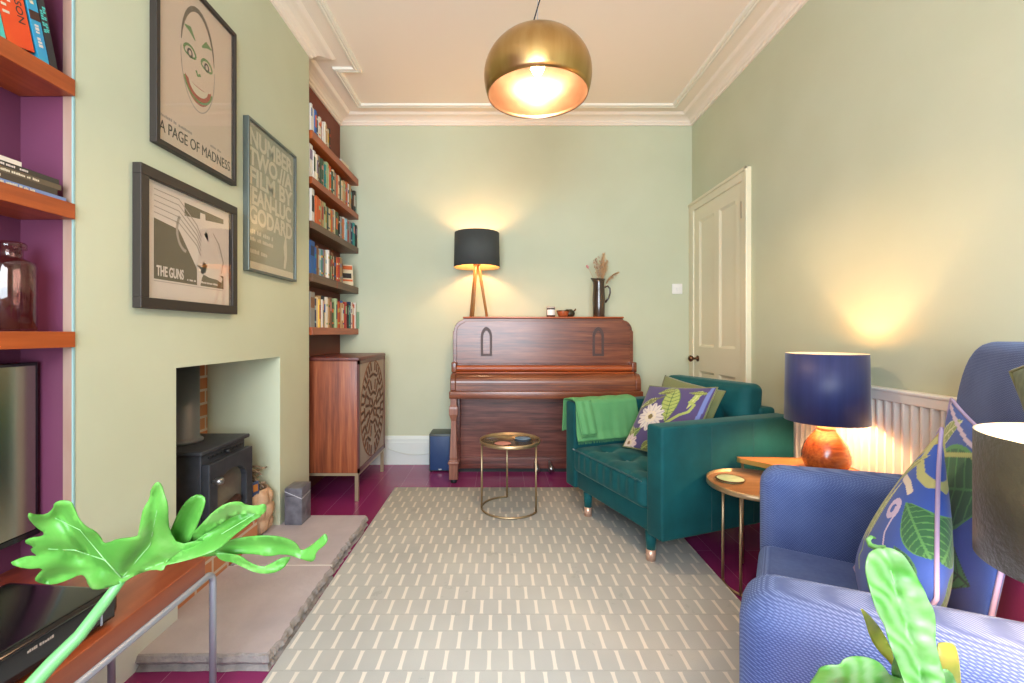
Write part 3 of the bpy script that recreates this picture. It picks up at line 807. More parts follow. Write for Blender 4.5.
# 1: mask print
t, W, H = picture('picture_frame', 'tall black framed print of a grinning theatre mask, uppermost on the chimney breast', 1.560, 2.035, 1.757, 2.435, .018, .026, FRAMEB, PAPER)
cx, cz = W * .50, H * .60
b = MB()
stroke(b, arc(cx, cz + .02, .098, .185, .1, PI - .1), [.004 + .016 * math.sin(PI * i / 14) for i in range(15)]); b.build('mask_hair', INKB, t)
b = MB(); stroke(b, arc(cx, cz, .1, .19, -PI + .2, -.2, 20), .0045); stroke(b, arc(cx, cz, .1, .15, .1, -.3), .0035); stroke(b, arc(cx, cz, .1, .15, PI - .1, PI + .3), .0035); b.build('mask_outline', INKM, t)
b = MB()
for s_ in (-1, 1):
    ex = cx + s_ * .05
    stroke(b, [(ex - .03, cz + .09 - s_ * .012), (ex, cz + .105), (ex + .03, cz + .09 + s_ * .012)][::1], [.006, .024, .006])
    stroke(b, arc(ex, cz + .01, .034, .03, .1, PI - .1), .010); stroke(b, arc(ex, cz + .014, .034, .014, -PI + .1, -.1), .008)
stroke(b, [(cx - .015, cz - .035), (cx - .005, cz - .05), (cx + .012, cz - .04)], .011)
stroke(b, arc(cx, cz - .075, .082, .075, PI + .15, 2 * PI - .15), .009); b.build('mask_green_line', INKG, t)
b = MB()
vs_ = arc(cx, cz - .075, .078, .088, PI, 2 * PI, 16); vt = arc(cx, cz - .075, .078, .02, 2 * PI, PI, 16)
b.add([(XPR - .0001, p[0], p[1]) for p in vs_ + vt], [tuple(range(len(vs_ + vt)))]); b.build('mask_mouth', INKR, t)
b = MB(); vs_ = arc(cx, cz - .082, .058, .048, PI, 2 * PI, 12); vt = arc(cx, cz - .082, .055, .016, 2 * PI, PI, 12)
b.add([(XPR + .0002, p[0], p[1]) for p in vs_ + vt], [tuple(range(len(vs_ + vt)))])
b.build('mask_teeth', INKL, t)
b = MB(); 
for s_ in (-1, 1): stroke(b, arc(cx + s_ * .05, cz + .012, .012, .014, 0, 2 * PI), .008)
b.build('mask_eye', INKD, t)
text_part('lettering', 'A PAGE OF MADNESS', .058, face_px(XPR, .03, .055), INKD, t, width=W - .06)
text_part('lettering', '~........ .. .........', .016, face_px(XPR, .03, .108), INKM, t, width=.17)
text_part('lettering', '~..... ....', .014, face_px(XPR, .31, .11), INKM, t)
# 2: the wide print
t, W, H = picture('picture_frame', 'wide black framed monochrome print titled THE GUNS, lowest on the chimney breast', 1.487, 2.034, 1.183, 1.66, .036, .03, FRAMEB, PAPERW)
b = MB(); bx = .078
b.add([(XPR, bx, .105), (XPR, W - .075, .105), (XPR, W - .075, .16), (XPR, .30, .17), (XPR, .20, .30), (XPR, bx, .315)], [(0, 1, 2, 3, 4, 5)])
b.add([(XPR, .23, .36), (XPR, W - .075, .385), (XPR, W - .075, .405), (XPR, .23, .41)], [(0, 1, 2, 3)])
b.build('dark_area', INKB, t)
b = MB()
for k in range(5): stroke(b, [(bx, .335 + .02 * k), (.2, .325 + .022 * k), (.3, .26 + .02 * k), (.34, .20 + .02 * k)], [.003, .004, .006, .003], XPR + .0003)
stroke(b, arc(.245, .30, .055, .075, 2.4, 4.6), .012, XPR + .0003)
stroke(b, [(.40, .33), (.44, .29), (.47, .22), (W - .09, .17)], [.004, .008, .006, .004], XPR + .0003); b.build('sweeping_line', INKM, t)
b = MB()         # pale leaning figure built of simple strokes
stroke(b, [(.335, .36), (.345, .33), (.35, .27), (.345, .21), (.325, .17)], [.02, .035, .05, .045, .06], XPR + .0005)
stroke(b, [(.325, .18), (.315, .14), (.31, .105)], [.055, .03, .02], XPR + .0005)
stroke(b, [(.33, .18), (.38, .16), (.43, .155), (.46, .14)], [.05, .035, .03, .02], XPR + .0005)
stroke(b, [(.35, .32), (.40, .27), (.43, .22)], [.02, .018, .012], XPR + .0005)
stroke(b, [(.335, .395), (.335, .365)], [.03, .034], XPR + .0005); b.build('pale_figure', PAPERW, t)
text_part('lettering', 'THE GUNS', .05, face_px(XPR + .0004, bx + .012, .118), PAPERW, t, bold=.0012, width=.135)
text_part('lettering', '~. .... .. ... ......', .012, face_px(XPR + .0004, .245, .116), PAPERW, t)
text_part('lettering', '~....... ......', .011, face_px(XPR + .0004, .36, .116), PAPERW, t)
b = MB(); stroke(b, [(bx, .098), (W - .078, .098)], .002); b.build('rule', INKM, t)
# 3: the lettered poster
t, W, H = picture('picture_frame', 'pewter framed grey green poster covered in pale capitals, nearest the far alcove', 2.128, 2.632, 1.395, 2.12, .012, .028, FRAMES, PAPERG)
for i, (s_, x0) in enumerate((('NUMBER', .03), ('TWO.//A', .03), ('FILM BY', .03), ('JEAN-LUC', .03), ('GODARD', .03))):
    text_part('lettering', s_, .115, face_px(XPR, x0, H - .115 - i * .093), INKL, t, bold=.0035, width=W - .06)
text_part('lettering', '~... ... .... .', .032, face_px(XPR, .04, .185), INKL, t)
text_part('lettering', '~.... ... ........', .028, face_px(XPR, .04, .15), INKL, t)
text_part('lettering', '~...... ....', .03, face_px(XPR, .04, .09), INKL, t)
b = MB(); b.box(.0121, .0125, .014, W - .014, .014, .05); b.build('pale_margin', INKL, t)
b = MB(); stroke(b, [(.40, .24), (.395, .18), (.40, .12), (.385, .06)], [.012, .04, .03, .02]); b.build('pale_figure', INKL, t)

# ------------------------------------------------------------------ near left alcove: shelves, books, bottle, screen, bench, receiver
zz_ = [(1.766, 1.812), (1.419, 1.463), (1.060, 1.104)]
for k, (z0, z1) in enumerate(zz_):
    b = MB(); b.box(XLN + .001, XC + .008, -.6, YC0 - .007, z0, z1)
    tag(b.build('wall_shelf', SHELFW, bevel=.0015), ('highest orange wood shelf in the near purple alcove, holding upright books', 'middle orange wood shelf in the near purple alcove, holding flat books', 'lowest orange wood shelf in the near purple alcove, holding a glass bottle')[k], 'shelf')
XSF = XC - .006
def near_book(label, ycen, w, h, d, col, tilt, z, pages=True):
    t = thing('book', label, 'book', (XSF, ycen, z), 0, 'books on the highest near shelf'); t.rotation_euler = (tilt, 0, 0)
    b = MB(); e = .0015
    b.box(-e, 0, -w / 2, w / 2, 0, h); b.box(-d, -e, -w / 2, -w / 2 + e, 0, h); b.box(-d, -e, w / 2 - e, w / 2, 0, h); b.build('cover', col, t)
    b = MB(); b.box(-d + .004, -e, -w / 2 + e, w / 2 - e, .003, h - .003); b.build('pages', PAGES, t)
    return t
def spine_text(t, s, size, w, z, mat, sx=1, y=0):
    # reads downwards along the spine
    M = Matrix(((0, 0, 1, .0004), (0, 1, 0, y - size * .35), (-1, 0, 0, z), (0, 0, 0, 1)))
    return text_part('lettering', s, size, M, mat, t, sx=sx)
zt = zz_[0][1] + .0004
def pmq(n, c, r=.4): return pm(n, C(c), r)
TEALB, ORNB, BLUB, BLKB = pmq('teal_jacket', '#4fc0b4'), pm('orange_jacket', C('#d8431c'), .4, col2=C('#e0561f'), scale=6), pm('blue_teal_jacket', C('#2f86c4'), .4, col2=C('#3fb8b0'), scale=3, stretch=(.3, .3, 1), lo=.4, hi=.6), pmq('black_jacket', '#2b2b2e')
nb = near_book('teal jacketed book, nearest the camera on the highest near shelf', 1.099, .030, .22, .13, TEALB, .24, zt + .0039)
spine_text(nb, '~... .........', .016, 0, .19, PAPERW)
nb = near_book('thick orange jacketed book leaning on the highest near shelf', 1.150, .066, .25, .13, ORNB, .24, zt + .0085)
spine_text(nb, 'ATKINSON', .024, 0, .19, INKD, 1.1, .016); spine_text(nb, '~.... ..... ....', .015, 0, .20, PAPERW, 1.0, -.006)
b = MB()
for i in range(6): b.box(.0002, .0006, -.028, -.012 - .004 * (i % 2), .07 + .016 * i, .076 + .016 * i)
b.build('spine_mark', INKL, nb)
nb = near_book('blue and teal jacketed book leaning against the thick orange book', 1.2075, .027, .235, .13, BLUB, .235, zt + .0038)
spine_text(nb, '~.... .....', .016, 0, .21, INKL); spine_text(nb, '~... ...', .016, 0, .09, PAPERW)
b = MB(); b.box(.0002, .0007, -.0135, .0135, .1, .122); b.build('spine_band', INLAY, nb)
nb = near_book('black jacketed book leaning against the purple alcove wall side', 1.2345, .02, .24, .13, BLKB, .23, zt + .003)
spine_text(nb, '~... .. ....', .012, 0, .15, TEALB, 1, .004); spine_text(nb, '~.... .. ..', .011, 0, .14, TEALB, 1, -.004); spine_text(nb, '~...', .014, 0, .215, INKR)
# flat stack
zt = zz_[1][1] + .0004
flat = [('pale blue flat book at the bottom of the stack', '#6f86b5', .012, 1.268, INKL, '~... ........ .. ... ....'),
        ('dark brown flat book second from the bottom of the stack', '#3c352c', .016, 1.243, INKL, '~......'),
        ('olive brown flat book in the middle of the stack', '#5a4e3d', .014, 1.254, INKL, '~......... ........ .. ....'),
        ('black flat book with white lettering just under the crown', '#2c2b28', .013, 1.248, PAPERW, '~........ ......   .....'),
        ('short white topped flat book crowning the stack', '#d9cfbf', .011, 1.15, INKG, '~.....')]
for (lab, c, h, ye, im, s_) in flat:
    L = .2 if ye > 1.2 else .14
    t = thing('book', lab + ' on the middle near shelf', 'book', (XSF, ye, zt), 0, 'flat stack of books on the middle near shelf')
    cm = pmq('flat_cover', c, .5); b = MB(); e = .0014
    b.box(-e, 0, -L, 0, 0, h); b.box(-.125, -e, -L, 0, 0, e); b.box(-.125, -e, -L, 0, h - e, h); b.build('cover', cm, t)
    b = MB(); b.box(-.122, -e, -L + .002, -.002, e, h - e); b.build('pages', PAGES, t)
    text_part('lettering', s_, h * .62, face_px(.0004, -L + .03, h * .28), im, t)
    zt += h + .0004
t = thing('glass_bottle', 'brown tinted apothecary glass bottle on the lowest near shelf', 'bottle', (-1.275, 1.185, zz_[2][1] + .0004))
b = MB()
pr = [(0, 0), (.046, 0), (.050, .004), (.050, .17), (.046, .182), (.026, .190), (.024, .194), (.024, .212), (.031, .214), (.032, .226), (.028, .232), (.021, .232)]
inn = [(.021, .2), (.022, .192), (.043, .178), (.0465, .168), (.0465, .008), (0, .005)]
b.lathe(pr + inn, n=40)
b.build('bottle', pane_mat('mauve_brown_glass', C('#eedcd6'), 1.6, .03), t)

# screen on the alcove wall
t = thing('television', 'wall mounted television with a glossy mirror dark screen in the near alcove', 'television', (XLN, .85, .78)); 
b = MB()
b.rbox(.02, .065, -.43, .42, -.24, .24, .004); b.build('casing', BLACKP, t)
b = MB(); b.box(.0655, .0665, -.42, .41, -.222, .230); b.build('screen', pm('glossy_screen', C('#a9aa98'), .22, 1.0), t)
b = MB(); b.box(.0662, .0685, -.43, .42, -.238, -.224); b.build('lower_bezel', BLACKP, t)
b = MB(); b.box(.0, .021, -.1, .1, -.1, .1); b.build('bracket', BLACKM, t)
b = MB(); b.rbox(.025, .06, -.03, .03, -.325, -.236, .004); b.rbox(.012, .10, -.16, .16, -.3298, -.318, .004); b.build('stand', BLACKP, t)
# bench with metal rod legs
t = thing('media_bench', 'low red wood bench on grey rod legs in the near alcove', 'bench', (-1.09, .70, 0))
b = MB(); b.rbox(-.258, .239, -.95, .615, .40, .45, .003); b.build('top', BENCHW, t)
for y in (.65, -.9):
    b = MB(); xf = .238
    pts = []
    if y > 0:
        for k in range(9):
            a = PI / 2 * k / 8; pts.append((xf, y - .03 + .03 * math.sin(a), .362 + .03 * math.cos(a)))
        b.tube([(xf, -.9, .392)] + pts + [(xf, y, .0)], .0095, 10)
    else: b.tube([(xf, y, .392), (xf, y, 0)], .0095, 10)
    b.build('leg', STEEL, t)
    b = MB(); b.tube([(-.02, y - .05, .3995), (-.02, y - .05, 0)], .0095, 10); b.build('leg', STEEL, t)
b = MB(); b.tube([(-.02, .6, .392), (-.02, -.95, .392)], .0095, 10); b.build('rail', STEEL, t)

t = thing('media_receiver', 'black glossy media receiver with a red standby light on the red wood bench', 'receiver', (-1.02, .74, .4505), -.09)
b = MB(); b.rbox(-.16, .125, -.40, .315, .006, .072, .02, 4); b.build('casing', BLACKP, t)
b = MB(); b.rbox(.122, .1285, -.38, .296, .012, .067, .002); b.build('front_panel', pm('front_gloss', C('#14161a'), .12), t)
text_part('lettering', '~..... ......', .0085, face_px(.1290, .12, .052), INKM, t)
b = MB(); b.M = Matrix.Translation((.1288, .055, .030)) @ Matrix.Rotation(PI / 2, 4, 'Y'); b.lathe([(.0022, 0), (.0022, .001), (0, .0015)], n=10)
plabel(b.build('standby_light', emit('red_led', (1, .05, .05, 1), 4), t), 'small red standby light')
b = MB(); b.M = Matrix.Translation((.1288, -.02, .040)) @ Matrix.Rotation(PI / 2, 4, 'Y'); b.lathe([(.026, 0), (.026, .01), (.022, .014), (0, .014)], n=30); b.build('volume_knob', BLACKP, t)
b = MB(); b.M = Matrix.Translation((.1288, -.02, .040)) @ Matrix.Rotation(PI / 2, 4, 'Y'); b.tube([(.027 * math.cos(a * PI / 15), .027 * math.sin(a * PI / 15), .004) for a in range(30)], .0016, 6, closed=True); b.build('knob_ring', STEELP, t)
b = MB(); b.box(.1286, .1292, .262, .266, .012, .067); b.build('panel_seam', STEEL, t)
for (x, y) in ((-.12, -.34), (-.12, .26), (.09, -.34), (.09, .26)):
    b = MB(); b.tube([(x, y, 0), (x, y, .008)], .014); b.build('foot', BLACKM, t)

# ------------------------------------------------------------------ piano
t = thing('upright_piano', 'brown mahogany upright piano with closed fallboard against the back wall', 'piano', (.335, 3.55, 0))
yw = lambda Y: Y - 3.55
ogee = [(-.70, .66), (-.70, 1.112), (-.692, 1.118), (-.690, 1.138), (-.682, 1.158), (-.668, 1.178), (-.650, 1.192), (-.628, 1.199), (-.622, 1.204), (-.620, 1.212)]
poly = ogee + [(-x, z) for (x, z) in ogee[::-1]]
b = MB(); b.prism(poly, yw(3.535), yw(3.79), 'xz'); b.build('upper_case', PIANO_W, t, bevel=.003)
b = MB(); b.rbox(-.622, .622, yw(3.51), yw(3.795), 1.212, 1.226, .005); b.build('top_lid', PIANO_E, t)
inn = [(-.672, .86), (-.672, 1.118), (-.666, 1.140), (-.652, 1.160), (-.634, 1.174), (-.612, 1.181), (-.604, 1.195)]
b = MB(); b.prism(inn + [(-x, z) for (x, z) in inn[::-1]], yw(3.522), yw(3.536), 'xz'); b.build('upper_panel', PIANO_W, t, bevel=.004)
def arch_poly(w, h, n=8):
    ps = [(-w / 2, 0), (w / 2, 0), (w / 2, h * .72)]
    for i in range(1, n): ps.append((w / 2 - w / 2 * (i / n) ** 1.4, h * .72 + h * .28 * math.sin(i / n * PI / 2)))
    ps.append((0, h))
    return ps + [(-x, z) for (x, z) in ps[2:-1][::-1]]
for sx_ in (-.44, .425):
    b = MB(); o_ = arch_poly(.088, .225); i_ = arch_poly(.052, .178)
    k = len(o_)
    for (q, dz) in ((o_, 0),): pass
    O = [(sx_ + p[0], .922 + p[1]) for p in o_]; I = [(sx_ + p[0], .940 + p[1]) for p in i_]
    vs = [(p[0], yw(3.5165), p[1]) for p in O] + [(p[0], yw(3.5165), p[1]) for p in I] + [(p[0], yw(3.523), p[1]) for p in O] + [(p[0], yw(3.523), p[1]) for p in I]
    fs = []
    for i in range(k):
        j = (i + 1) % k; fs += [(i, j, k + j, k + i), (i, 2 * k + i, 2 * k + j, j), (k + i, k + j, 3 * k + j, 3 * k + i)]
    b.add(vs, fs); b.build('arch_inlay', INLAY, t)
b = MB(); pl = [(yw(3.536), .806)] + [(yw(3.475) - .027 * math.cos(a), .830 + .024 * math.sin(a)) for a in [PI * k / 8 - PI / 2 for k in range(9)]] + [(yw(3.536), .854)]
b.prism(pl, -.665, .665, 'yz'); b.build('music_ledge', PIANO_E, t, bevel=.002)
for sx_ in (-1, 1):
    b = MB(); b.rbox(sx_ * .685 - .02, sx_ * .685 + .02, yw(3.455), yw(3.536), .80, .878, .008); b.build('ledge_block', PIANO_W, t)
pl = [(yw(3.536), .676), (yw(3.335), .676), (yw(3.335), .735)] + [(yw(3.405) - .07 * math.cos(a), .735 + .062 * math.sin(a)) for a in [PI / 2 * k / 8 for k in range(1, 9)]] + [(yw(3.536), .797)]
b = MB(); b.prism(pl, -.66, .66, 'yz'); b.build('fallboard', PIANO_W, t, bevel=.002)
b = MB(); b.rbox(-.665, .665, yw(3.395), yw(3.53), .797, .806, .003); b.build('fallboard_edge', PIANO_E, t)
b = MB(); b.box(-.655, .655, yw(3.333), yw(3.336), .715, .7185); b.build('fallboard_groove', INLAY, t)
for sx_ in (-1, 1):
    q = [(p[0] - .004, p[1]) for p in pl[1:-1]] + [(yw(3.5355), .802), (yw(3.5355), .676)]
    b = MB(); b.prism(q, sx_ * .6605, sx_ * .700, 'yz'); b.build('key_cheek', PIANO_W, t, bevel=.006)
b = MB(); b.rbox(-.705, .705, yw(3.30), yw(3.60), .622, .675, .004); b.build('keybed', PIANO_Z if False else PIANO_W, t)
lp = [(.624, .046), (.575, .046), (.560, .060), (.545, .064), (.505, .064), (.485, .052), (.455, .036), (.40, .038), (.30, .046), (.19, .056), (.165, .052), (.158, .078), (.145, .078), (.138, .064), (.03, .062), (.028, .045)]
for sx_ in (-1, 1):
    b = MB(); vs = []; fs = []
    for (z, w) in lp:
        for (ax, ay) in ((-1, -1), (1, -1), (1, 1), (-1, 1)): vs.append((sx_ * .675 + ax * w / 2, yw(3.345) + ay * w / 2, z))
    for i in range(len(lp) - 1):
        for k in range(4): fs.append((i * 4 + k, i * 4 + (k + 1) % 4, i * 4 + 4 + (k + 1) % 4, i * 4 + 4 + k))
    fs += [(0, 1, 2, 3), tuple((len(lp) - 1) * 4 + k for k in range(4))]
    b.add(vs, fs); lg = b.build('leg', PIANO_Z, t, bevel=.003)
    b = MB(); b.lathe([(.016, 0), (.022, .004), (.022, .024), (.012, .03)], sx_ * .675, yw(3.345), 20); b.build('castor', BLACKM, lg)
b = MB(); b.box(-.695, .695, yw(3.62), yw(3.79), .03, .66); b.build('lower_case', PIANO_D, t)
for sx_ in (-1, 1):
    b = MB(); b.rbox(sx_ * .672 - .022, sx_ * .672 + .022, yw(3.585), yw(3.621), .03, .621, .004); b.build('stile', PIANO_D, t)
b = MB(); b.box(-.650, .650, yw(3.606), yw(3.621), .115, .621); b.build('lower_panel', PIANO_D, t, bevel=.003)
b = MB(); b.rbox(-.650, .650, yw(3.592), yw(3.621), .03, .118, .004); b.build('base_board', PIANO_D, t)
b = MB(); b.box(-.69, .69, yw(3.61), yw(3.785), 0, .03); b.build('plinth', BLACKM, t)
for sx_ in (-.055, .055):
    b = MB(); b.tube([(sx_, yw(3.60), .085), (sx_, yw(3.55), .08), (sx_ + .004, yw(3.52), .065), (sx_ + .006, yw(3.495), .042)], [.010, .013, .018, .022], 10); b.build('pedal', STEELP, t)
ZP = 1.2265
# tripod lamp on the piano
def lamp_shade(b, r0, r1, z0, z1, cx=0, cy=0, th=.003):
    return b.lathe([(r0, z0), (r1, z1), (r1 - th, z1), (r0 - th, z0)], cx, cy, 56, mi=[0, 1, 1, 1], closed=True)
t = thing('tripod_table_lamp', 'tripod table lamp with oak legs and charcoal drum shade on the piano', 'lamp', (-.183, 3.60, ZP))
b = MB(); lamp_shade(b, .181, .176, .392, .662); b.build('lamp_shade', [SHADE_G, SHADE_IN], t)
for a in (2.25, -1.9, -.35):
    b = MB(); b.tube([(.085 * math.cos(a), .085 * math.sin(a), 0.003), (.012 * math.cos(a), .012 * math.sin(a), .43)], [.010, .0135], 8); b.build('leg', OAK, t)
b = MB(); b.lathe([(.024, .40), (.03, .41), (.03, .44), (.018, .45), (.018, .475)], n=24); b.build('hub', OAK, t)
b = MB(); b.lathe([(.0, .475), (.014, .475), (.016, .49), (.03, .525), (.03, .545), (.018, .57), (0, .575)], n=20); b.build('bulb', BULB, t)
b = MB()
for k in range(3):
    a = k * 2 * PI / 3; b.tube([(.017 * math.cos(a), .017 * math.sin(a), .47), (.176 * math.cos(a), .176 * math.sin(a), .47)], .0018, 6)
b.build('shade_carrier', BLACKM, t)

# small things on the piano lid
t = thing('candle_jar', 'small dark jar with a white label on the piano lid', 'jar', (.402, 3.60, ZP))
b = MB(); b.lathe([(0, 0), (.03, 0), (.034, .004), (.034, .062), (.031, .066), (0, .066)], n=28); b.build('jar', pm('dark_amber_jar', C('#3a2620'), .25), t)
b = MB(); b.lathe([(.032, .067), (.0345, .069), (.0345, .078), (.031, .081), (0, .081)], n=28); b.build('lid', pm('jar_lid', C('#b9b2a6'), .4), t)
b = MB(); b.grid(lambda u, v: (.0345 * math.cos(-PI * .85 + u * PI * .7), .0345 * math.sin(-PI * .85 + u * PI * .7), .014 + .044 * v), 12, 1); plabel(b.build('jar_label', WHITEP, t), 'white paper label')
t = thing('bowl', 'small terracotta bowl beside the jar on the piano lid', 'bowl', (.496, 3.585, ZP))
b = MB(); b.lathe([(0, 0), (.03, 0), (.04, .012), (.048, .036), (.049, .05), (.045, .05), (.040, .03), (.03, .012), (0, .009)], n=32); b.build('bowl', pm('terracotta_glaze', C('#a8552f'), .35), t)
b = MB(); b.lathe([(.0495, .042), (.051, .046), (.0495, .051)], n=32, caps=False); b.build('rim', KNOB, t)
t = thing('incense_pot', 'squat dark bronze pot behind the terracotta bowl on the piano lid', 'pot', (.552, 3.64, ZP))
b = MB(); b.lathe([(0, 0), (.028, 0), (.044, .014), (.048, .032), (.040, .050), (.026, .056), (.028, .062), (.022, .062), (0, .05)], n=28); b.build('pot', pm('dark_bronze_pot', C('#4a4434'), .35, .5), t)
b = MB(); b.tube([(.04, 0, .05), (.052, 0, .06), (.05, 0, .068)], .006, 8); b.build('handle', KNOB, t)
t = thing('jug', 'tall dark glazed jug with a loop handle on the piano lid', 'jug', (.782, 3.60, ZP))
b = MB(); b.lathe([(0, 0), (.044, 0), (.046, .006), (.050, .14), (.046, .22), (.043, .27), (.050, .30), (.046, .30), (.039, .27), (.042, .2), (.04, .03), (0, .02)], n=36)
b.v = [((x - (.016 * max(0, (z - .26) / .04) * max(0, -x / .05) ** 3)), y, z + (.008 * max(0, (z - .27) / .03) * max(0, -x / .05) ** 3)) for (x, y, z) in b.v]
JUGM = pm('dark_jug_glaze', C('#332820'), .18, col2=C('#463528'), scale=8, stretch=(1, 1, .3), coat=.5)
b.build('body', JUGM, t)
b = MB(); b.tube([(.046, 0, .235), (.07, 0, .245), (.088, 0, .225), (.09, 0, .19), (.078, 0, .15), (.05, 0, .115)], [.008, .007, .007, .007, .007, .009], 10); b.build('handle', JUGM, t)
STRAW = pm('straw_stem', C('#b3946c'), .8); PLUME = pm('pampas_plume', C('#cfa476'), .9, col2=C('#dab587'), scale=20); SEED = pm('dried_seed_pod', C('#8f6a4c'), .85, col2=C('#cdb69a'), scale=80)
rj = random.Random(5)
for (dx, dy, hgt, wd, lab) in ((.030, 0.0, .50, .060, 'tan pampas plume standing upright in the dark jug'), (.018, .012, .44, .065, 'tan pampas plume arching right from the dark jug'), (.03, -.012, .38, .06, 'short tan pampas plume drooping beside the jug handle')):
    tp = thing('pampas_plume', lab, 'dried grass', (.782 + dx * .5, 3.60 + dy, ZP + .04), 0, 'dried stems in the jug')
    k = {.50: .035, .44: .085, .38: .115}[hgt]
    top = lambda u, k=k, hgt=hgt: (k * u * u * (1.2 if hgt < .4 else .7), 0, (hgt - .04) * (u if hgt > .4 else u * (1.55 - .62 * u)))
    b = MB(); b.tube([top(i / 8 * .75) for i in range(9)], .0018, 6); b.build('stem', STRAW, tp)
    b = MB()
    for i in range(320):
        u = .55 + .45 * rj.random(); p = Vector(top(u)); a = rj.uniform(0, 2 * PI); L = wd * rj.uniform(.3, 1) * (.25 + .75 * math.sin(PI * min(1, (1.02 - u) / .47)))
        q = p + Vector((math.cos(a) * L * .8, math.sin(a) * L * .8, L * rj.uniform(.3, 1.3) * (1 if hgt > .4 else -.4)))
        d_ = Vector((-math.sin(a), math.cos(a), 0)) * .0034
        b.add([p - d_, p + d_, q], [(0, 1, 2)])
    b.build('plume', PLUME, tp)
for i, (dx, hgt) in enumerate(((-.055, .45), (-.03, .42), (-.012, .47), (.002, .40), (.012, .43), (-.09, .40))):
    tp = thing('dried_seed_sprig', ('speckled dried seed sprig bunched in the mouth of the dark jug' if i < 5 else 'single dried pink seed head leaning left out of the jug'), 'dried flower', (.782 + rj.uniform(-.012, .012), 3.60 + rj.uniform(-.015, .015), ZP + .04), 0, 'dried seed sprigs in the jug' if i < 5 else None)
    b = MB(); b.tube([(0, 0, 0), (dx * .35, 0, hgt * .6), (dx, 0, hgt - .04)], .0014, 6); b.build('stem', STRAW, tp)
    b = MB()
    for k in range(16 if i < 5 else 3):
        s_ = rj.random(); c = Vector((dx * (.5 + .5 * s_) + rj.uniform(-.016, .016), rj.uniform(-.014, .014), hgt - .15 + .12 * s_)) if i < 5 else Vector((dx + rj.uniform(-.006, .006), 0, hgt - .04 + rj.uniform(-.006, .006)))
        r = rj.uniform(.004, .007) * (1 if i < 5 else 1.6)
        b.M = Matrix.Translation(c); b.lathe([(0, -r), (r * .8, -r * .6), (r, 0), (r * .7, r * .7), (0, r * 1.2)], n=8)
    b.build('seed_head', SEED if i < 5 else BM['pink'], tp)

# subwoofer and its cable
t = thing('subwoofer', 'boxy blue fronted subwoofer on the floor left of the piano', 'speaker', (-.475, 3.70, 0))
b = MB(); b.rbox(-.086, .086, -.095, .095, .006, .30, .003); b.build('cabinet', pm('dark_green_cabinet', C('#3b433f'), .4), t)
b = MB(); b.rbox(-.078, .078, -.102, -.0955, .014, .282, .002); b.build('grille', BLUECLOTH, t)
b = MB(); b.box(-.012, .012, -.104, -.102, .018, .026); b.build('badge', STEELP, t)
for (x, y) in ((-.07, -.08), (.07, -.08), (-.07, .08), (.07, .08)):
    b = MB(); b.tube([(x, y, 0), (x, y, .008)], .01); b.build('foot', BLACKM, t)
b = MB(); b.tube([(-.93 + .42 * u, 3.79, .17 - .075 * math.sin(PI * (.15 + .7 * u)) - .02 * u) for u in [i / 14 for i in range(15)]], .003, 6)
tag(b.build('cable', CABLE), 'pale cable drooping along the skirting between cabinet and subwoofer', 'cable')

# ------------------------------------------------------------------ pendant lamp
PX, PY = .172, 2.08
t = thing('pendant_lamp', 'large brushed brass dome pendant lamp hanging from the ceiling', 'pendant lamp', (PX, PY, ZC))
b = MB(); R = .245; zc = 2.275 - ZC
a0 = -math.asin(.09 / R)
sq = lambda q: q * (.80 if q > 0 else 1)
outp = [(R * math.cos(a0 + (PI / 2 - a0) * i / 20), zc + sq(R * math.sin(a0 + (PI / 2 - a0) * i / 20))) for i in range(21)]
innp = [((R - .004) * math.cos(a0 + (PI / 2 - a0) * i / 20), zc + sq((R - .004) * math.sin(a0 + (PI / 2 - a0) * i / 20))) for i in range(20, -1, -1)]
outp[-1] = (0, outp[-1][1]); innp[0] = (0, innp[0][1])
b.lathe(outp + innp, n=72, mi=[0] * 21 + [1] * 20 + [1], closed=True); b.build('shade', [BRASS, BRASS_IN], t)
b = MB(); b.tube([(0, 0, 0), (0, 0, -.43)], .0012, 6); b.build('steel_wire', STEEL, t)
b = MB(); b.tube([(.0, 0, -.02), (.035, 0, -.12), (.018, 0, -.25), (-.02, 0, -.38), (-.024, 0, -.432)], .003, 8); b.build('cord', BLACKM, t)
b = MB(); b.lathe([(.05, -.0005), (.05, -.02), (.012, -.03), (0, -.03)], n=28); b.build('ceiling_rose', BRASS, t)
b = MB(); b.lathe([(0, zc + .19), (.022, zc + .19), (.022, zc + .13), (.018, zc + .12), (0, zc + .12)], n=20); b.build('lamp_holder', BRASS_IN, t)
b = MB(); b.lathe([(0, zc + .125), (.013, zc + .12), (.015, zc + .10), (.030, zc + .06), (.032, zc + .035), (.02, zc + .01), (0, zc + .003)], n=20); b.build('bulb', BULBP, t)

# ------------------------------------------------------------------ round gold tray table on the rug
def round_table(name, label, r, h, loc, gapang, legs, rt_=.0065, top=None, base_z=0.0125, inset=.012):
    t = thing(name, label, 'side table', (loc[0], loc[1], 0))
    b = MB(); b.lathe([(0, h - .014), (r - .002, h - .014), (r, h - .012), (r, h + .008), (r - .004, h + .008), (r - .004, h - .006), (0, h - .006)], n=64, mi=[1, 1, 1, 1, 1, 0]); b.build('tray_top', [top or GOLDM, GOLDM], t)
    for (a) in legs:
        b = MB(); b.tube([((r - inset) * math.cos(a), (r - inset) * math.sin(a), base_z + .006), ((r - inset) * math.cos(a), (r - inset) * math.sin(a), h - .013)], rt_, 10); b.build('leg', GOLDM, t)
    a0, a1 = gapang; n = 48
    b = MB(); b.tube([((r - inset) * math.cos(a0 + (a1 - a0) * i / n), (r - inset) * math.sin(a0 + (a1 - a0) * i / n), base_z + .006) for i in range(n + 1)], rt_, 10); b.build('base_ring', GOLDM, t)
    return t
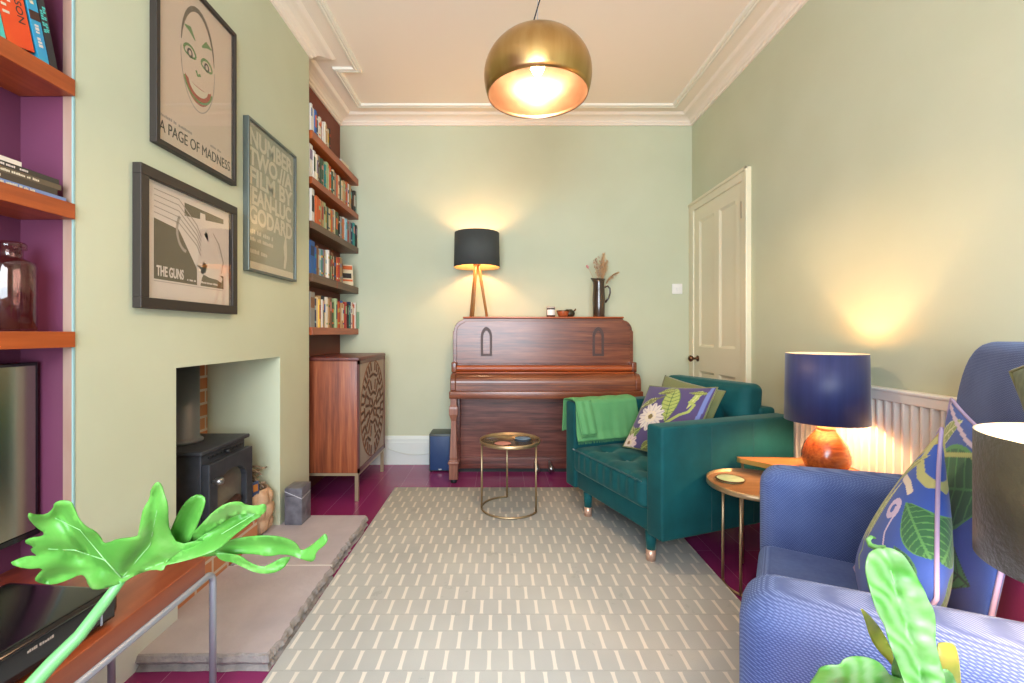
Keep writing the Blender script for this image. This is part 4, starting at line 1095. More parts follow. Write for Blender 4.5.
TX, TY, TH = .062, 2.83, .434
round_table('round_side_table', 'round gold tray table with C shaped base ring standing on the rug', .188, TH, (TX, TY), (math.radians(95), math.radians(332)), (math.radians(95), math.radians(188), math.radians(-28)), .0062, pm('antique_mirror_tray', C('#8c7a60'), .25, .8, col2=C('#a48f70'), scale=9))
zt = TH - .006 + .0004
def coaster(name, label, x, y, z, r, m, m2, cat='coaster', h=.008):
    t = thing(name, label, cat, (x, y, z))
    b = MB(); b.lathe([(0, 0), (r * .9, 0), (r, .003), (r, h), (r - .004, h + .0015), (0, h * .8)], n=36); b.build('dish', m, t)
    b = MB(); b.lathe([(r * 1.001, h * .5), (r * 1.012, h), (r * .985, h + .0025), (r * .97, h + .001)], n=36, caps=False); b.build('rim', m2, t)
coaster('coaster', 'pink round coaster with a dark rim on the gold tray table', .017, 2.735, zt, .052, pmq('pink_glaze', '#c98b80'), KNOB)
coaster('coaster', 'blue patterned round coaster on the gold tray table', .142, 2.865, zt, .052, pm('blue_glaze', C('#4f7ba6'), .3, col2=C('#88a9c4'), scale=60), BLACKM)
coaster('coaster', 'clear glass round coaster at the left of the gold tray table', -.055, 2.845, zt, .045, pane_mat('clear_glass', (.93, .96, .95, 1), 1.5, .05), PANE)

# ------------------------------------------------------------------ cushions
def pillow(name, q, th, colf, mats, parent=None, n=70, pinch=.05, piping=None, back=None):
    """square cushion on four corner points q = (c00, c10, c11, c01); front normal = (c10-c00) x (c01-c00)"""
    c00, c10, c11, c01 = [Vector(p) for p in q]
    nrm = (c10 - c00).cross(c01 - c00).normalized()
    vs = []; cols = []; b = MB()
    def P(u, v, s_):
        e = lambda w: 1 - abs(2 * w - 1) ** 2.2
        uu = .5 + (u - .5) * (1 - pinch * e(v)); vv = .5 + (v - .5) * (1 - pinch * e(u))
        p = c00 * (1 - uu) * (1 - vv) + c10 * uu * (1 - vv) + c11 * uu * vv + c01 * (1 - uu) * vv
        return p + nrm * s_ * th / 2 * max(0, e(u) * e(v)) ** .55
    for s_ in (1, -1):
        for j in range(n + 1):
            for i in range(n + 1):
                u, v = i / n, j / n
                vs.append(P(u, v, s_)); cols.append(colf(u, v) if s_ > 0 else (back(u, v) if back else colf(u, v)))
    N1 = (n + 1) ** 2; fs = []
    for j in range(n):
        for i in range(n):
            a = j * (n + 1) + i; fs.append((a, a + 1, a + n + 2, a + n + 1)); fs.append((N1 + a, N1 + a + n + 1, N1 + a + n + 2, N1 + a + 1))
    b.add(vs, fs, 0, True); b.c = cols
    o = b.build(name, mats, parent, recalc=False)
    bm = bmesh.new(); bm.from_mesh(o.data); bmesh.ops.remove_doubles(bm, verts=bm.verts, dist=1e-5); bm.to_mesh(o.data); bm.free()
    if piping:
        pb = MB(); pts = [P(i / 30, 0, 0) for i in range(30)] + [P(1, i / 30, 0) for i in range(30)] + [P(1 - i / 30, 1, 0) for i in range(30)] + [P(0, 1 - i / 30, 0) for i in range(30)]
        pb.tube(pts, piping[1], 8, closed=True); pb.build('piping', piping[0], o)
    return o
def leafshape(u, v, base, tip, w):
    b_, t_ = Vector(base), Vector(tip); d = t_ - b_; L = d.length; d /= L; p = Vector((u, v)) - b_
    s_ = p.dot(d) / L; q = abs(p.x * d.y - p.y * d.x)
    if 0 < s_ < 1:
        hw = w * math.sin(PI * s_ ** .8)
        if q < hw: return s_, q / max(hw, 1e-6), q
    return None
def floral(bg, feats):
    def f(u, v):
        c = bg(u, v) if callable(bg) else bg
        for ft in feats:
            k = ft[0]
            if k == 'leaf':
                h = leafshape(u, v, ft[1], ft[2], ft[3])
                if h:
                    s_, e, q = h
                    vein = q < .006 or (abs((s_ * 9 + e * .8) % 1 - .5) > .42)
                    c = ft[5] if vein else ft[4]
                    if e > .9: c = ft[5]
            elif k == 'flower':
                dx, dy = u - ft[1][0], v - ft[1][1]; r = math.hypot(dx, dy); a = math.atan2(dy, dx)
                R = ft[2] * (.72 + .28 * abs(math.cos(a * ft[3] / 2)))
                if r < R:
                    c = ft[4]
                    if abs((a * ft[3] / (2 * PI)) % 1 - .5) > .44 and r > ft[2] * .35: c = ft[5]
                if r < ft[2] * .42: c = ft[6] if int(a * 12) % 2 else ft[4]
                if r < ft[2] * .18: c = ft[7]
            elif k == 'vine':
                pts = ft[1]
                for p, q in zip(pts, pts[1:]):
                    p, q = Vector(p), Vector(q); d = q - p; s_ = max(0, min(1, (Vector((u, v)) - p).dot(d) / max(1e-9, d.length_squared)))
                    if (Vector((u, v)) - p - d * s_).length < ft[2]: c = ft[3]; break
        return c
    return f
FLORALM = vcol_mat('printed_floral_velvet')
curl = lambda cx, cy, r, t0, t1, n=16, k=.02: [(cx + (r - k * i / n) * math.cos(t0 + (t1 - t0) * i / n), cy + (r - k * i / n) * math.sin(t0 + (t1 - t0) * i / n)) for i in range(n + 1)]
PUR = C('#4d4170'); LGR, DGR, OLV, YGR = C('#9fae5c'), C('#4d6a34'), C('#6b7038'), C('#c3c884')
purple_floral = floral(PUR, [
    ('leaf', (.30, .78), (.02, .62), .05, OLV, YGR), ('vine', [(.0, .55), (.2, .72), (.45, .86)], .012, OLV),
    ('leaf', (.48, .98), (.56, .42), .13, LGR, DGR), ('leaf', (.50, .95), (.25, .86), .06, OLV, LGR),
    ('leaf', (.86, .94), (.78, .66), .04, LGR, YGR), ('leaf', (.95, .9), (.7, .9), .03, OLV, LGR),
    ('vine', [(.45, .25), (.58, .42), (.72, .56), (.82, .62), (.85, .72), (.78, .76)], .018, LGR),
    ('leaf', (.50, .28), (.98, .42), .09, OLV, YGR), ('leaf', (.60, .26), (.98, .22), .10, C('#d9832c'), C('#e8b25a')), ('leaf', (.68, .30), (1.0, .33), .045, C('#e4dfcb'), C('#b9bf96')),
    ('flower', (.30, .48), .22, 12, C('#d6cec6'), C('#9d94a6'), C('#e5d8b8'), C('#7c6b3c')),
    ('leaf', (.0, .12), (.22, .30), .07, DGR, LGR), ('leaf', (.02, .32), (.12, .1), .05, OLV, YGR), ('flower', (.08, .06), .14, 9, C('#d9c2bc'), C('#a98a9a'), C('#e0cfa8'), C('#8c6a4c')),
    ('vine', [(.93, .0), (.93, .3), (.95, .6), (.96, 1.0)], .022, C('#6d7bb5')),
    ('leaf', (.30, .0), (.5, .16), .06, OLV, LGR)])
olive_col = lambda u, v: C('#6f7549')
NAVYB = C('#3459b4')
blue_floral = floral(NAVYB, [
    ('leaf', (.99, .80), (.66, .78), .12, C('#2d5f3f'), C('#4f8a54')), ('leaf', (.80, .99), (.42, .88), .10, C('#2f6a44'), C('#5a9a58')),
    ('vine', [(.0, .0), (.0, .5), (.0, 1.0)], .10, C('#a39a5e')), ('vine', [(.06, .98), (.16, .93), (.28, .95), (.36, .99)], .020, C('#b4b878')),
    ('leaf', (.32, .40), (.14, .84), .045, C('#8ea55c'), C('#c6cf92')), ('leaf', (.26, .36), (.11, .72), .045, C('#7f9f58'), C('#d2d8a8')), ('leaf', (.36, .46), (.22, .84), .035, C('#93ad66'), C('#d2d8a8')),
    ('leaf', (.12, .72), (.16, .98), .04, C('#8f9a58'), C('#b9bd7a')), ('vine', [(.20, .84), (.28, .88), (.36, .90)], .018, C('#ddd4c4')),
    ('vine', curl(.40, .78, .065, 0, 4.4 * PI, 40, .04), .009, C('#cdbfe0')), ('vine', [(.46, .79), (.52, .70), (.60, .67), (.68, .66)], .009, C('#d5cae6')), ('vine', [(.3, .42), (.38, .38), (.36, .30), (.46, .28)], .010, C('#9fc06a')),
    ('leaf', (.6, .4), (.95, .5), .08, C('#2d5f3f'), C('#4f8a54'))])
leafy_back = floral(NAVYB, [
    ('leaf', (.1, .55), (.95, .85), .22, C('#2f6f45'), C('#52a05c')), ('leaf', (.05, .35), (.9, .40), .2, C('#3f9a52'), C('#1f5236')), ('leaf', (.1, .15), (.95, .12), .15, C('#2d5f3f'), C('#5aa060')),
    ('leaf', (.3, .98), (.0, .7), .06, C('#8fa85c'), C('#d2d8a8')), ('vine', [(.0, .9), (.3, .8), (.6, .9), (1, .8)], .012, C('#b9c47a')), ('vine', [(0, .98), (.5, .93), (1, .97)], .01, C('#cfc2dc'))])

# ------------------------------------------------------------------ green velvet armchair
G0 = (.731, 2.053); GA = math.radians(20.7)
t = thing('velvet_armchair', 'teal green velvet armchair with copper tipped legs beside the piano', 'armchair', (G0[0], G0[1], 0), GA)
GREENCHAIR = t
GM = Matrix.Translation((G0[0], G0[1], 0)) @ Matrix.Rotation(GA, 4, 'Z')
b = MB(); b.rbox(.02, .80, .105, .785, .15, .262, .012); b.build('base', VELVET, t)
for (y0, y1) in ((0, .11), (.78, .89)):
    b = MB(); b.rbox(0, .85, y0, y1, .15, .672, .014, 4); ar = b.build('arm', VELVET, t)
    b = MB()
    yo = -.0006 if y0 == 0 else .8906
    for x in (.29, .56): b.tube([(x, yo, .165), (x, yo, .655)], .0016, 6)
    b.build('seam', VELVETB, ar)
b = MB(); b.rbox(.74, .85, .105, .785, .15, .70, .02, 4); b.build('back', VELVET, t)
def puffbox(b, x0, x1, y0, y1, z0, z1, tufts, face='z', n=44, r=.035, puff=.02, tw=.055, td=.028):
    """upholstered block: rounded box with domed face and button tufts"""
    def sgn(w, p=2.0): return w
    X, Y, Z = (x1 - x0) / 2, (y1 - y0) / 2, (z1 - z0) / 2; cx, cy, cz = (x0 + x1) / 2, (y0 + y1) / 2, (z0 + z1) / 2
    bm = bmesh.new(); bmesh.ops.create_cube(bm, size=2); bmesh.ops.subdivide_edges(bm, edges=bm.edges, cuts=n, use_grid_fill=True)
    for v in bm.verts:
        p = v.co; q = Vector((p.x * X, p.y * Y, p.z * Z))
        c = Vector((max(-X + r, min(X - r, q.x)), max(-Y + r, min(Y - r, q.y)), max(-Z + r, min(Z - r, q.z)))); d = q - c
        if d.length > 1e-6: q = c + d.normalized() * min(r, max(abs(d.x), abs(d.y), abs(d.z)))
        e = lambda w: max(0, 1 - abs(w) ** 4)
        if face == 'z':
            q.z += puff * e(p.x) * e(p.y) * (1 if p.z > 0 else .3 * -1)
            q.x += (puff * .7 * e(p.y) * e(p.z)) * (1 if p.x > 0 else -1)
            if p.z > 0:
                for (tx, ty) in tufts:
                    dd = ((q.x + cx - tx) ** 2 + (q.y + cy - ty) ** 2); q.z -= td * math.exp(-dd / (tw * tw)) + .4 * td * (math.exp(-abs(q.x + cx - tx) / .012) * math.exp(-abs(q.y + cy - ty) / .09) + math.exp(-abs(q.y + cy - ty) / .012) * math.exp(-abs(q.x + cx - tx) / .09))
        else:
            q.x += puff * e(p.y) * e(p.z) * (-1 if p.x < 0 else .3)
            if p.x < 0:
                for (ty, tz) in tufts:
                    dd = ((q.y + cy - ty) ** 2 + (q.z + cz - tz) ** 2); q.x += td * math.exp(-dd / (tw * tw)) + .35 * td * (math.exp(-abs(q.y + cy - ty) / .012) * math.exp(-abs(q.z + cz - tz) / .1) + math.exp(-abs(q.z + cz - tz) / .012) * math.exp(-abs(q.y + cy - ty) / .1))
        v.co = q + Vector((cx, cy, cz))
    bm.verts.index_update()
    b.add([tuple(v.co) for v in bm.verts], [[v.index for v in f.verts] for f in bm.faces], 0, True); bm.free(); return b
tf = [(x, y) for x in (.14, .32, .5) for y in (.25, .445, .64)]
b = MB(); puffbox(b, -.012, .64, .114, .776, .258, .402, tf, 'z', r=.03, puff=.016)
# gathered pleats on the front edge
b.v = [(x - (.004 * math.sin(y * 95) * max(0, 1 - abs(x + .02) / .08) * max(0, min(1, (z - .27) / .05))), y, z) for (x, y, z) in b.v]
sc_ = b.build('seat_cushion', VELVET, t)
b = MB(); b.tube([(-.018, .125 + .64 * i / 20, .395) for i in range(21)], .004, 8); b.build('piping', VELVETB, sc_)
b = MB()
for (x, y) in tf:
    b.M = Matrix.Translation((x, y, .382)); b.lathe([(.011, 0), (.012, .004), (.008, .009), (0, .010)], n=14)
b.build('button', VELVETB, sc_)
tb = [(y, z) for y in (.28, .445, .61) for z in (.62,)]
b = MB(); puffbox(b, .625, .765, .125, .772, .40, .825, tb, 'x', r=.045, puff=.02)
b.v = [(x + (z - .4) * .09, y, z) for (x, y, z) in b.v]
bc_ = b.build('back_cushion', VELVET, t)
for (x, y) in ((.04, .125), (.04, .69), (.79, .125), (.79, .765)):
    wp = GM @ Vector((x, y, 0)); z0 = .0122 if (-.742 < wp.x < .978 and wp.y < 3.21) else 0
    b = MB(); b.lathe([(.0225, .066), (.026, .15)], x, y, 20); lg = b.build('leg', VELVET, t)
    b = MB(); b.lathe([(.0215, z0), (.0235, .066)], x, y, 20); plabel(b.build('copper_tip', COPPER, lg), 'copper leg tip')
G = lambda p: tuple(GM @ Vector(p))
o = pillow('cushion', [G((.36, .64, .425)), G((.42, .22, .425)), G((.585, .19, .79)), G((.545, .615, .84))], .07, olive_col, [FLORALM], n=40)
tag(o, 'olive green velvet cushion behind the purple floral one on the teal armchair', 'cushion')
o = pillow('cushion', [G((.235, .615, .425)), G((.315, .17, .43)), G((.50, .165, .815)), G((.445, .635, .775))], .09, purple_floral, [FLORALM], n=110, back=olive_col, piping=(OLIVE, .004))
tag(o, 'purple cushion with a white passion flower on the teal velvet armchair', 'cushion')
# throw over the far arm
def throw_fn(u, v):
    """u along the arm, v over it: outside hem -> inside hem"""
    L = v * .62; x = -.004 + .44 * u
    rip = .006 * math.sin(u * 21 + v * 3) + .004 * math.sin(u * 47)
    if L < .2: y, z = .905 + .035 * (1 - L / .2) * (.6 + .4 * math.sin(u * 9)), .475 + L; y += rip * .6
    elif L < .37:
        a = (L - .2) / .17; y = .905 - .148 * a; z = .6805 + .012 * math.sin(PI * a) + .002 * math.sin(u * 21)
    else:
        a = (L - .37) / .25; y = .757 - .03 * a + rip * a * .5 - .012 * max(0, a - .8) * 5; z = .675 - .225 * a
        x += .03 * a * (u - .3)
    return (x, y, z)
b = MB(); b.grid(throw_fn, 60, 60)
t = thing('throw_blanket', 'green wool throw folded over the far arm of the teal armchair', 'throw', (G0[0], G0[1], 0), GA)
b.build('cloth', GREENT, t, solid=.006)
b = MB()
b.grid(lambda u, v: (-.012 + .11 * u + .02 * v, (.768 - .0 * v - .046 * v) + .004 * math.sin(u * 14), .69 - .20 * v), 20, 20)
b.v = [(x, y - .016, z) for (x, y, z) in b.v]
b.build('under_fold', GREENT, t, solid=.005)
b = MB()
for i in range(70):
    u = (i + .5) / 70; p = Vector(throw_fn(u, 1)); q = p + Vector((rj.uniform(-.004, .004), -.004, -.017))
    b.tube([p, q], .0011, 4)
for i in range(30):
    u = (i + .5) / 30; p = Vector((-.012 + .11 * u + .02, .706, .49)); b.tube([p, p + Vector((rj.uniform(-.004, .004), -.003, -.018))], .0011, 4)
b.build('fringe', GREENT, t)

# ------------------------------------------------------------------ nesting side tables, navy lamp
ACX, ACY, ATH = 1.112, 1.974, .455
round_table('round_side_table', 'round brown topped table with thin brass legs beside the blue armchair', .199, ATH - .008, (ACX, ACY), (math.radians(159), math.radians(330)), (math.radians(159), math.radians(215), math.radians(-30)), .0058, ROUNDW, base_z=.0, inset=.068)
coaster('coaster', 'pale green round dish on the brown topped side table', 1.03, 2.035, ATH - .0136, .058, pm('celadon_glaze', C('#a9c08c'), .3, col2=C('#c2d2ac'), scale=30), KNOB)
coaster('coaster', 'small wooden coaster half hidden by the blue armchair arm', 1.115, 1.86, ATH - .0136, .043, TABLEW, KNOB)
TZ = .505
tri = [(1.137, 2.182), (1.30, 2.172), (1.46, 2.160), (1.525, 2.14), (1.549, 2.08), (1.550, 1.92), (1.545, 1.82), (1.520, 1.79), (1.48, 1.80), (1.40, 1.862), (1.31, 1.955), (1.22, 2.055), (1.139, 2.150), (1.132, 2.166)]
t = thing('corner_side_table', 'triangular wooden top side table with a brass edge under the navy lamp', 'side table', (1.40, 2.0, 0))
tl = [(x - 1.40, y - 2.0) for (x, y) in tri]
b = MB(); b.prism(tl, TZ - .018, TZ, 'xy'); b.build('top', TABLEW, t)
b = MB(); m = len(tl)
cxm, cym = sum(p[0] for p in tl) / m, sum(p[1] for p in tl) / m
og = [(p[0] + (p[0] - cxm) * .006, p[1] + (p[1] - cym) * .006) for p in tl]
vs = [(p[0], p[1], z) for z in (TZ - .02, TZ + .002) for p in og] + [(p[0], p[1], z) for z in (TZ - .02, TZ + .002) for p in tl]
fs = []
for i in range(m):
    j = (i + 1) % m; fs += [(i, j, m + j, m + i), (m + i, m + j, 3 * m + j, 3 * m + i), (i, 2 * m + i, 2 * m + j, j)]
b.add(vs, fs); b.build('brass_edge', pm('pale_brass', C('#c9ad6a'), .35, .8), t)
for (x, y) in ((1.160, 2.177), (1.52, 2.11), (1.52, 1.83)):
    b = MB(); b.tube([(x - 1.4, y - 2.0, 0), (x - 1.4, y - 2.0, TZ - .0185)], .006, 10); b.build('leg', GOLDM, t)
LX, LY = 1.402, 1.958
t = thing('table_lamp', 'turned wooden pear base table lamp with a navy drum shade', 'lamp', (LX, LY, TZ + .0022))
b = MB(); b.lathe([(0, 0), (.055, 0), (.075, .012), (.090, .045), (.090, .075), (.078, .115), (.055, .15), (.038, .172), (.034, .18), (0, .18)], n=48); b.build('base', PEARW, t)
b = MB(); b.lathe([(.036, .18), (.034, .19), (.026, .225), (.024, .23), (0, .23)], n=32); plabel(b.build('neck', pm('pale_neck', C('#d8b98a'), .35, .3), t), 'pale tapering neck')
b = MB(); lamp_shade(b, .154, .149, .215, .505); b.build('lamp_shade', [SHADE_N, SHADE_INW], t)
b = MB(); b.lathe([(0, .26), (.014, .26), (.016, .275), (.03, .31), (.03, .33), (.018, .355), (0, .36)], n=20); b.build('bulb', BULB, t)
b = MB(); b.tube([(0, 0, .229), (0, 0, .262)], .012, 12); b.build('lamp_holder', KNOB, t)
b = MB()
for k in range(3):
    a = k * 2 * PI / 3 + .4; b.tube([(.012 * math.cos(a), .012 * math.sin(a), .25), (.152 * math.cos(a), .152 * math.sin(a), .25)], .0016, 6)
b.build('shade_carrier', BLACKM, t)

# ------------------------------------------------------------------ blue armchair
BA = math.radians(-32); B0 = (.53, .99)
t = thing('blue_armchair', 'large blue woven high backed armchair in the right foreground', 'armchair', (B0[0], B0[1], 0), BA)
BMX = Matrix.Translation((B0[0], B0[1], 0)) @ Matrix.Rotation(BA, 4, 'Z')
Bq = lambda p: tuple(BMX @ Vector(p))
def armf(x, y, z):
    if z > .35: z += .1 * min(x, .33) * min(1, (z - .35) / .2)
    return (x, y, z)
for (y0, y1, x0, x1, zt) in ((-.17, 0, 0, .60, .607), (.72, .87, 0.0, .58, .617)):
    b = MB(); b.rbox(x0, x1, y0, y1, .075, zt, .06, 6, fn=None)
    # extra loops so the slope of the arm reads
    b.v = [armf(*p) for p in b.v]
    b.build('arm', BLUEF, t)
b = MB(); b.rbox(.03, .56, .002, .718, .08, .25, .02); b.build('base', BLUEF, t)
b = MB(); b.rbox(.0, .475, .004, .716, .24, .375, .04, 5); b.build('seat_cushion', BLUEF, t)
pl = [(-.02, .10), (.80, .10), (.80, .80)] + [(.80 - .035 * (1 - math.cos(a)) - .10 * (a / (PI / 2)) ** 1.5, .80 + .265 * math.sin(a)) for a in [PI / 2 * k / 7 for k in range(1, 8)]]
pl = [(.715, .10), (.86, .40), (.885, .80)] + [(.885 - .17 * (1 - math.cos(a)), .86 + .216 * math.sin(a)) for a in [PI / 2 * k / 8 for k in range(1, 9)]] + [(.3, 1.075), (.14, 1.068)] + [(.14 - .17 * math.sin(a), .84 + .228 * math.cos(a)) for a in [PI / 2 * k / 8 for k in range(1, 9)]] + [(-.03, .40), (.0, .10)]
b = MB(); b.prism(pl, .49, .615, 'yz')
o = b.build('back', BLUEF, t, bevel=.035)
o.modifiers[0].segments = 5
for v in o.data.vertices: v.co.x += max(0, v.co.z - .4) * .09
for p in o.data.polygons: p.use_smooth = True
for (x, y) in ((.05, -.1), (.05, .80), (.56, -.08), (.56, .78)):
    wp = BMX @ Vector((x, y, 0)); z0 = .0122 if (-.74 < wp.x < .978 and .85 < wp.y < 3.2) else 0
    b = MB(); b.lathe([(.016, z0), (.024, .085)], x, y, 16); b.build('leg', OAK, t)
LIL = pm('lilac_piping', C('#b3a5d0'), .7)
# cushions on it (chair frame: x back, y across, z up)
o = pillow('cushion', [Bq((.05, .30, .385)), Bq((.265, .035, .56)), Bq((.395, .29, .885)), Bq((.255, .51, .47))], .10, floral(NAVYB, []), [FLORALM], n=10) if False else None
def blue1(u, v): return blue_floral(1 - u, v)
q1 = [Bq((.24, .505, .44)), Bq((.165, .20, .40)), Bq((.300, .02, .60)), Bq((.385, .285, .882))]
# u runs far -> near along the foot, v climbs
o = pillow('cushion', [Bq((.245, .515, .43)), Bq((.255, .03, .43)), Bq((.318, .04, .60)), Bq((.380, .295, .882))], .12, blue_floral, [FLORALM], n=190, piping=(LIL, .0042))
tag(o, 'blue cushion with pale green passion vines and lilac piping, front of the blue armchair', 'cushion')
o = pillow('cushion', [Bq((.365, .54, .40)), Bq((.385, .10, .40)), Bq((.455, .10, .86)), Bq((.452, .54, .925))], .07, leafy_back, [FLORALM], n=150, piping=(LIL, .0042))
tag(o, 'blue cushion printed with dark green leaves, behind the front one on the blue armchair', 'cushion')
o = pillow('cushion', [Bq((.44, .36, .385)), Bq((.44, .01, .385)), Bq((.485, .01, .76)), Bq((.49, .36, .76))], .045, lambda u, v: C('#7a1250'), [MAGENTA], n=30)
tag(o, 'magenta velvet cushion tucked at the near end of the blue armchair back', 'cushion')
o = pillow('cushion', [Bq((.465, -.0, .79)), Bq((.49, -.16, .98)), Bq((.515, -.02, 1.12)), Bq((.472, .235, 1.02))], .06, lambda u, v: C('#5d7348') if (int(u * 16) + int(v * 16)) % 2 else C('#4c6238'), [FLORALM], n=40, piping=(OLIVE, .004))
tag(o, 'small dark green patterned cushion high on the blue armchair back', 'cushion')

# floor lamp with an olive drum shade behind the near arm
t = thing('floor_lamp', 'olive velvet drum shade floor lamp at the right edge by the blue armchair', 'lamp', (.782, .573, 0))
b = MB(); b.lathe([(0, 0), (.075, 0), (.075, .012), (.012, .02), (0, .02)], n=32); b.build('base', BLACKM, t)
b = MB(); b.tube([(0, 0, .018), (0, 0, .83)], .007, 10); b.build('pole', BLACKM, t)
b = MB(); lamp_shade(b, .130, .130, .788, .962); b.build('lamp_shade', [SHADE_O, SHADE_INW], t)
b = MB(); b.lathe([(0, .83), (.013, .83), (.015, .84), (.028, .87), (.028, .89), (.016, .91), (0, .915)], n=20); b.build('bulb', BULB, t)
b = MB()
for k in range(3):
    a = k * 2 * PI / 3 + .4; b.tube([(0, 0, .822), (.128 * math.cos(a), .128 * math.sin(a), .822)], .0016, 6)
b.build('shade_carrier', BLACKM, t)

# ------------------------------------------------------------------ foreground plants
def px(x, y, Y): return Vector(((x - 500) / 455 * Y, Y, 1.1 - (y - 333) / 455 * Y))
def inpoly(p, poly):
    c = False; n = len(poly)
    for i in range(n):
        a, d = poly[i], poly[i - 1]
        if (a[1] > p[1]) != (d[1] > p[1]) and p[0] < (d[0] - a[0]) * (p[1] - a[1]) / (d[1] - a[1]) + a[0]: c = not c
    return c
def smooth_poly(poly, it=2):
    for _ in range(it):
        q = []
        for i in range(len(poly)):
            a, d = poly[i], poly[(i + 1) % len(poly)]
            q += [(a[0] * .75 + d[0] * .25, a[1] * .75 + d[1] * .25), (a[0] * .25 + d[0] * .75, a[1] * .25 + d[1] * .75)]
        poly = q
    return poly
def leaf_blade(b, poly, depth, step, s=1.0, it=1):
    """leaf blade over an outline in its own plane, curled in depth"""
    poly = smooth_poly(poly, it); n = len(poly)
    pts = [Vector(p) for p in poly]; edges = [(i, (i + 1) % n) for i in range(n)]
    x0, x1 = min(p[0] for p in poly), max(p[0] for p in poly); y0, y1 = min(p[1] for p in poly), max(p[1] for p in poly)
    y = y0; r = 0
    while y < y1:
        x = x0 + (step / 2 if r % 2 else 0)
        while x < x1:
            if inpoly((x, y), poly) and min(((x - p[0]) ** 2 + (y - p[1]) ** 2) for p in poly) > (step * .4) ** 2: pts.append(Vector((x, y)))
            x += step
        y += step * .87; r += 1
    v2, e2, f2, *_ = delaunay_2d_cdt(pts, edges, [list(range(n))], 1, 1e-5)
    b.add([tuple(px(p.x, p.y, depth(p.x, p.y))) for p in v2], [list(f) for f in f2], 0, True)
c4 = lambda L: [(10 + x / 5.253, 470 + y / 5.253) for (x, y) in L]
c5 = lambda L: [(150 + x / 5.253, 470 + y / 5.253) for (x, y) in L]
left_part = c4([(600, 590), (520, 615), (440, 632), (412, 605), (400, 562), (370, 547), (300, 580), (230, 604), (160, 596), (126, 578), (150, 545), (180, 512), (80, 521), (-6, 492), (40, 468), (100, 450), (150, 452), (104, 420), (130, 402), (70, 378), (110, 355), (165, 350), (185, 330), (140, 302), (92, 250), (98, 224), (130, 236), (190, 236), (226, 205), (230, 175), (270, 159), (322, 165), (337, 200), (362, 260), (402, 300), (445, 320), (475, 350), (490, 385), (520, 380), (560, 362), (640, 354), (668, 348)])
up_lobe = c4([(672, 340), (690, 245), (700, 200), (735, 150), (740, 100), (770, 60), (797, 75), (810, 130), (830, 180), (832, 260), (838, 315)])
lobe7 = c5([(122, 285), (150, 220), (200, 150), (260, 124), (294, 150), (280, 210), (245, 300)])
lobe8 = c5([(270, 285), (330, 220), (400, 175), (470, 164), (505, 186), (560, 190), (600, 176), (617, 200), (590, 240), (540, 265), (500, 310), (470, 350)])
lobe9 = c5([(530, 345), (640, 343), (720, 358), (772, 385), (792, 428), (850, 395), (900, 350), (922, 333), (934, 365), (920, 395), (872, 430), (866, 476), (840, 482), (780, 467), (755, 452), (738, 462), (700, 520), (640, 544), (560, 543), (490, 512), (430, 482), (390, 482), (350, 456), (340, 428)])
tail = c5([(240, 455), (120, 490), (80, 500), (70, 531), (20, 522)]) + c4([(700, 535), (640, 562)])
def segd(x, y, p, q):
    dx, dy = q[0] - p[0], q[1] - p[1]; k = max(0, min(1, ((x - p[0]) * dx + (y - p[1]) * dy) / (dx * dx + dy * dy)))
    return math.hypot(x - p[0] - dx * k, y - p[1] - dy * k)
VEINS = [((122, 578), (60, 549)), ((60, 549), (15, 563)), ((95, 562), (60, 515)), ((105, 568), (45, 580)), ((122, 578), (152, 540)), ((152, 540), (157, 490)), ((122, 578), (215, 545))]
def fold(x, y, veins, k): return k * (1 - math.exp(-min(segd(x, y, p, q) for p, q in veins) / 9.))
def depth1(x, y):
    return .63 + .0003 * (x - 150) + .018 * math.sin(x / 37. + .5) + .0009 * (y - 550) - fold(x, y, VEINS, .020) + .006 * math.sin((x + y) / 11.)
def lobe_depth(veins, off, k=.02, sl=.0006):
    return lambda x, y: depth1(150, 560) + off + .0003 * (x - 150) + sl * (y - 550) - fold(x, y, veins, k) + .004 * math.sin(x / 9.)
t = thing('philodendron_plant', 'potted philodendron with one large lobed bright green leaf, left foreground', 'plant', (0, 0, 0))
b = MB()
body_r = [(178, 545), (200, 540), (222, 543), (226, 552), (215, 556)]
leaf_blade(b, left_part + up_lobe + body_r + tail, depth1, 4.5)
leaf_blade(b, lobe7 + [(188, 545), (172, 552), (165, 545)], lobe_depth([((170, 550), (196, 505)), ((196, 505), (203, 492))], .010), 4.5)
lob8u = c5([(60, 480), (150, 400), (225, 330), (270, 285), (330, 220), (400, 175), (470, 164), (505, 186), (560, 190), (600, 176), (617, 200), (590, 240), (540, 225), (440, 235), (330, 310), (200, 400)])
lob8l = c5([(60, 500), (200, 398), (330, 308), (440, 232), (540, 222), (580, 215), (590, 240), (540, 265), (500, 300), (440, 345), (360, 420), (240, 462), (120, 492)])
leaf_blade(b, lob8u, lobe_depth([((165, 560), (235, 512)), ((235, 512), (268, 508))], .013, .018, .0012), 4.5)
leaf_blade(b, lob8l, lobe_depth([((165, 562), (232, 522)), ((232, 522), (262, 512))], -.014, .022, -.0006), 4.5)
lob9u = c5([(330, 430), (345, 395), (420, 365), (530, 347), (640, 343), (720, 358), (772, 385), (792, 428), (850, 395), (900, 350), (922, 330), (936, 365), (920, 395), (872, 430), (866, 476), (840, 482), (780, 462), (700, 440), (620, 455), (560, 442), (490, 440), (420, 445)])
lob9l = c5([(340, 428), (420, 440), (480, 452), (520, 486), (590, 512), (640, 490), (690, 462), (738, 456), (735, 470), (700, 520), (640, 544), (560, 543), (490, 512), (430, 482), (390, 482), (350, 456)])
leaf_blade(b, lob9u, lobe_depth([((215, 550), (270, 545)), ((270, 545), (300, 552)), ((300, 552), (325, 535))], .012, .014), 4.0)
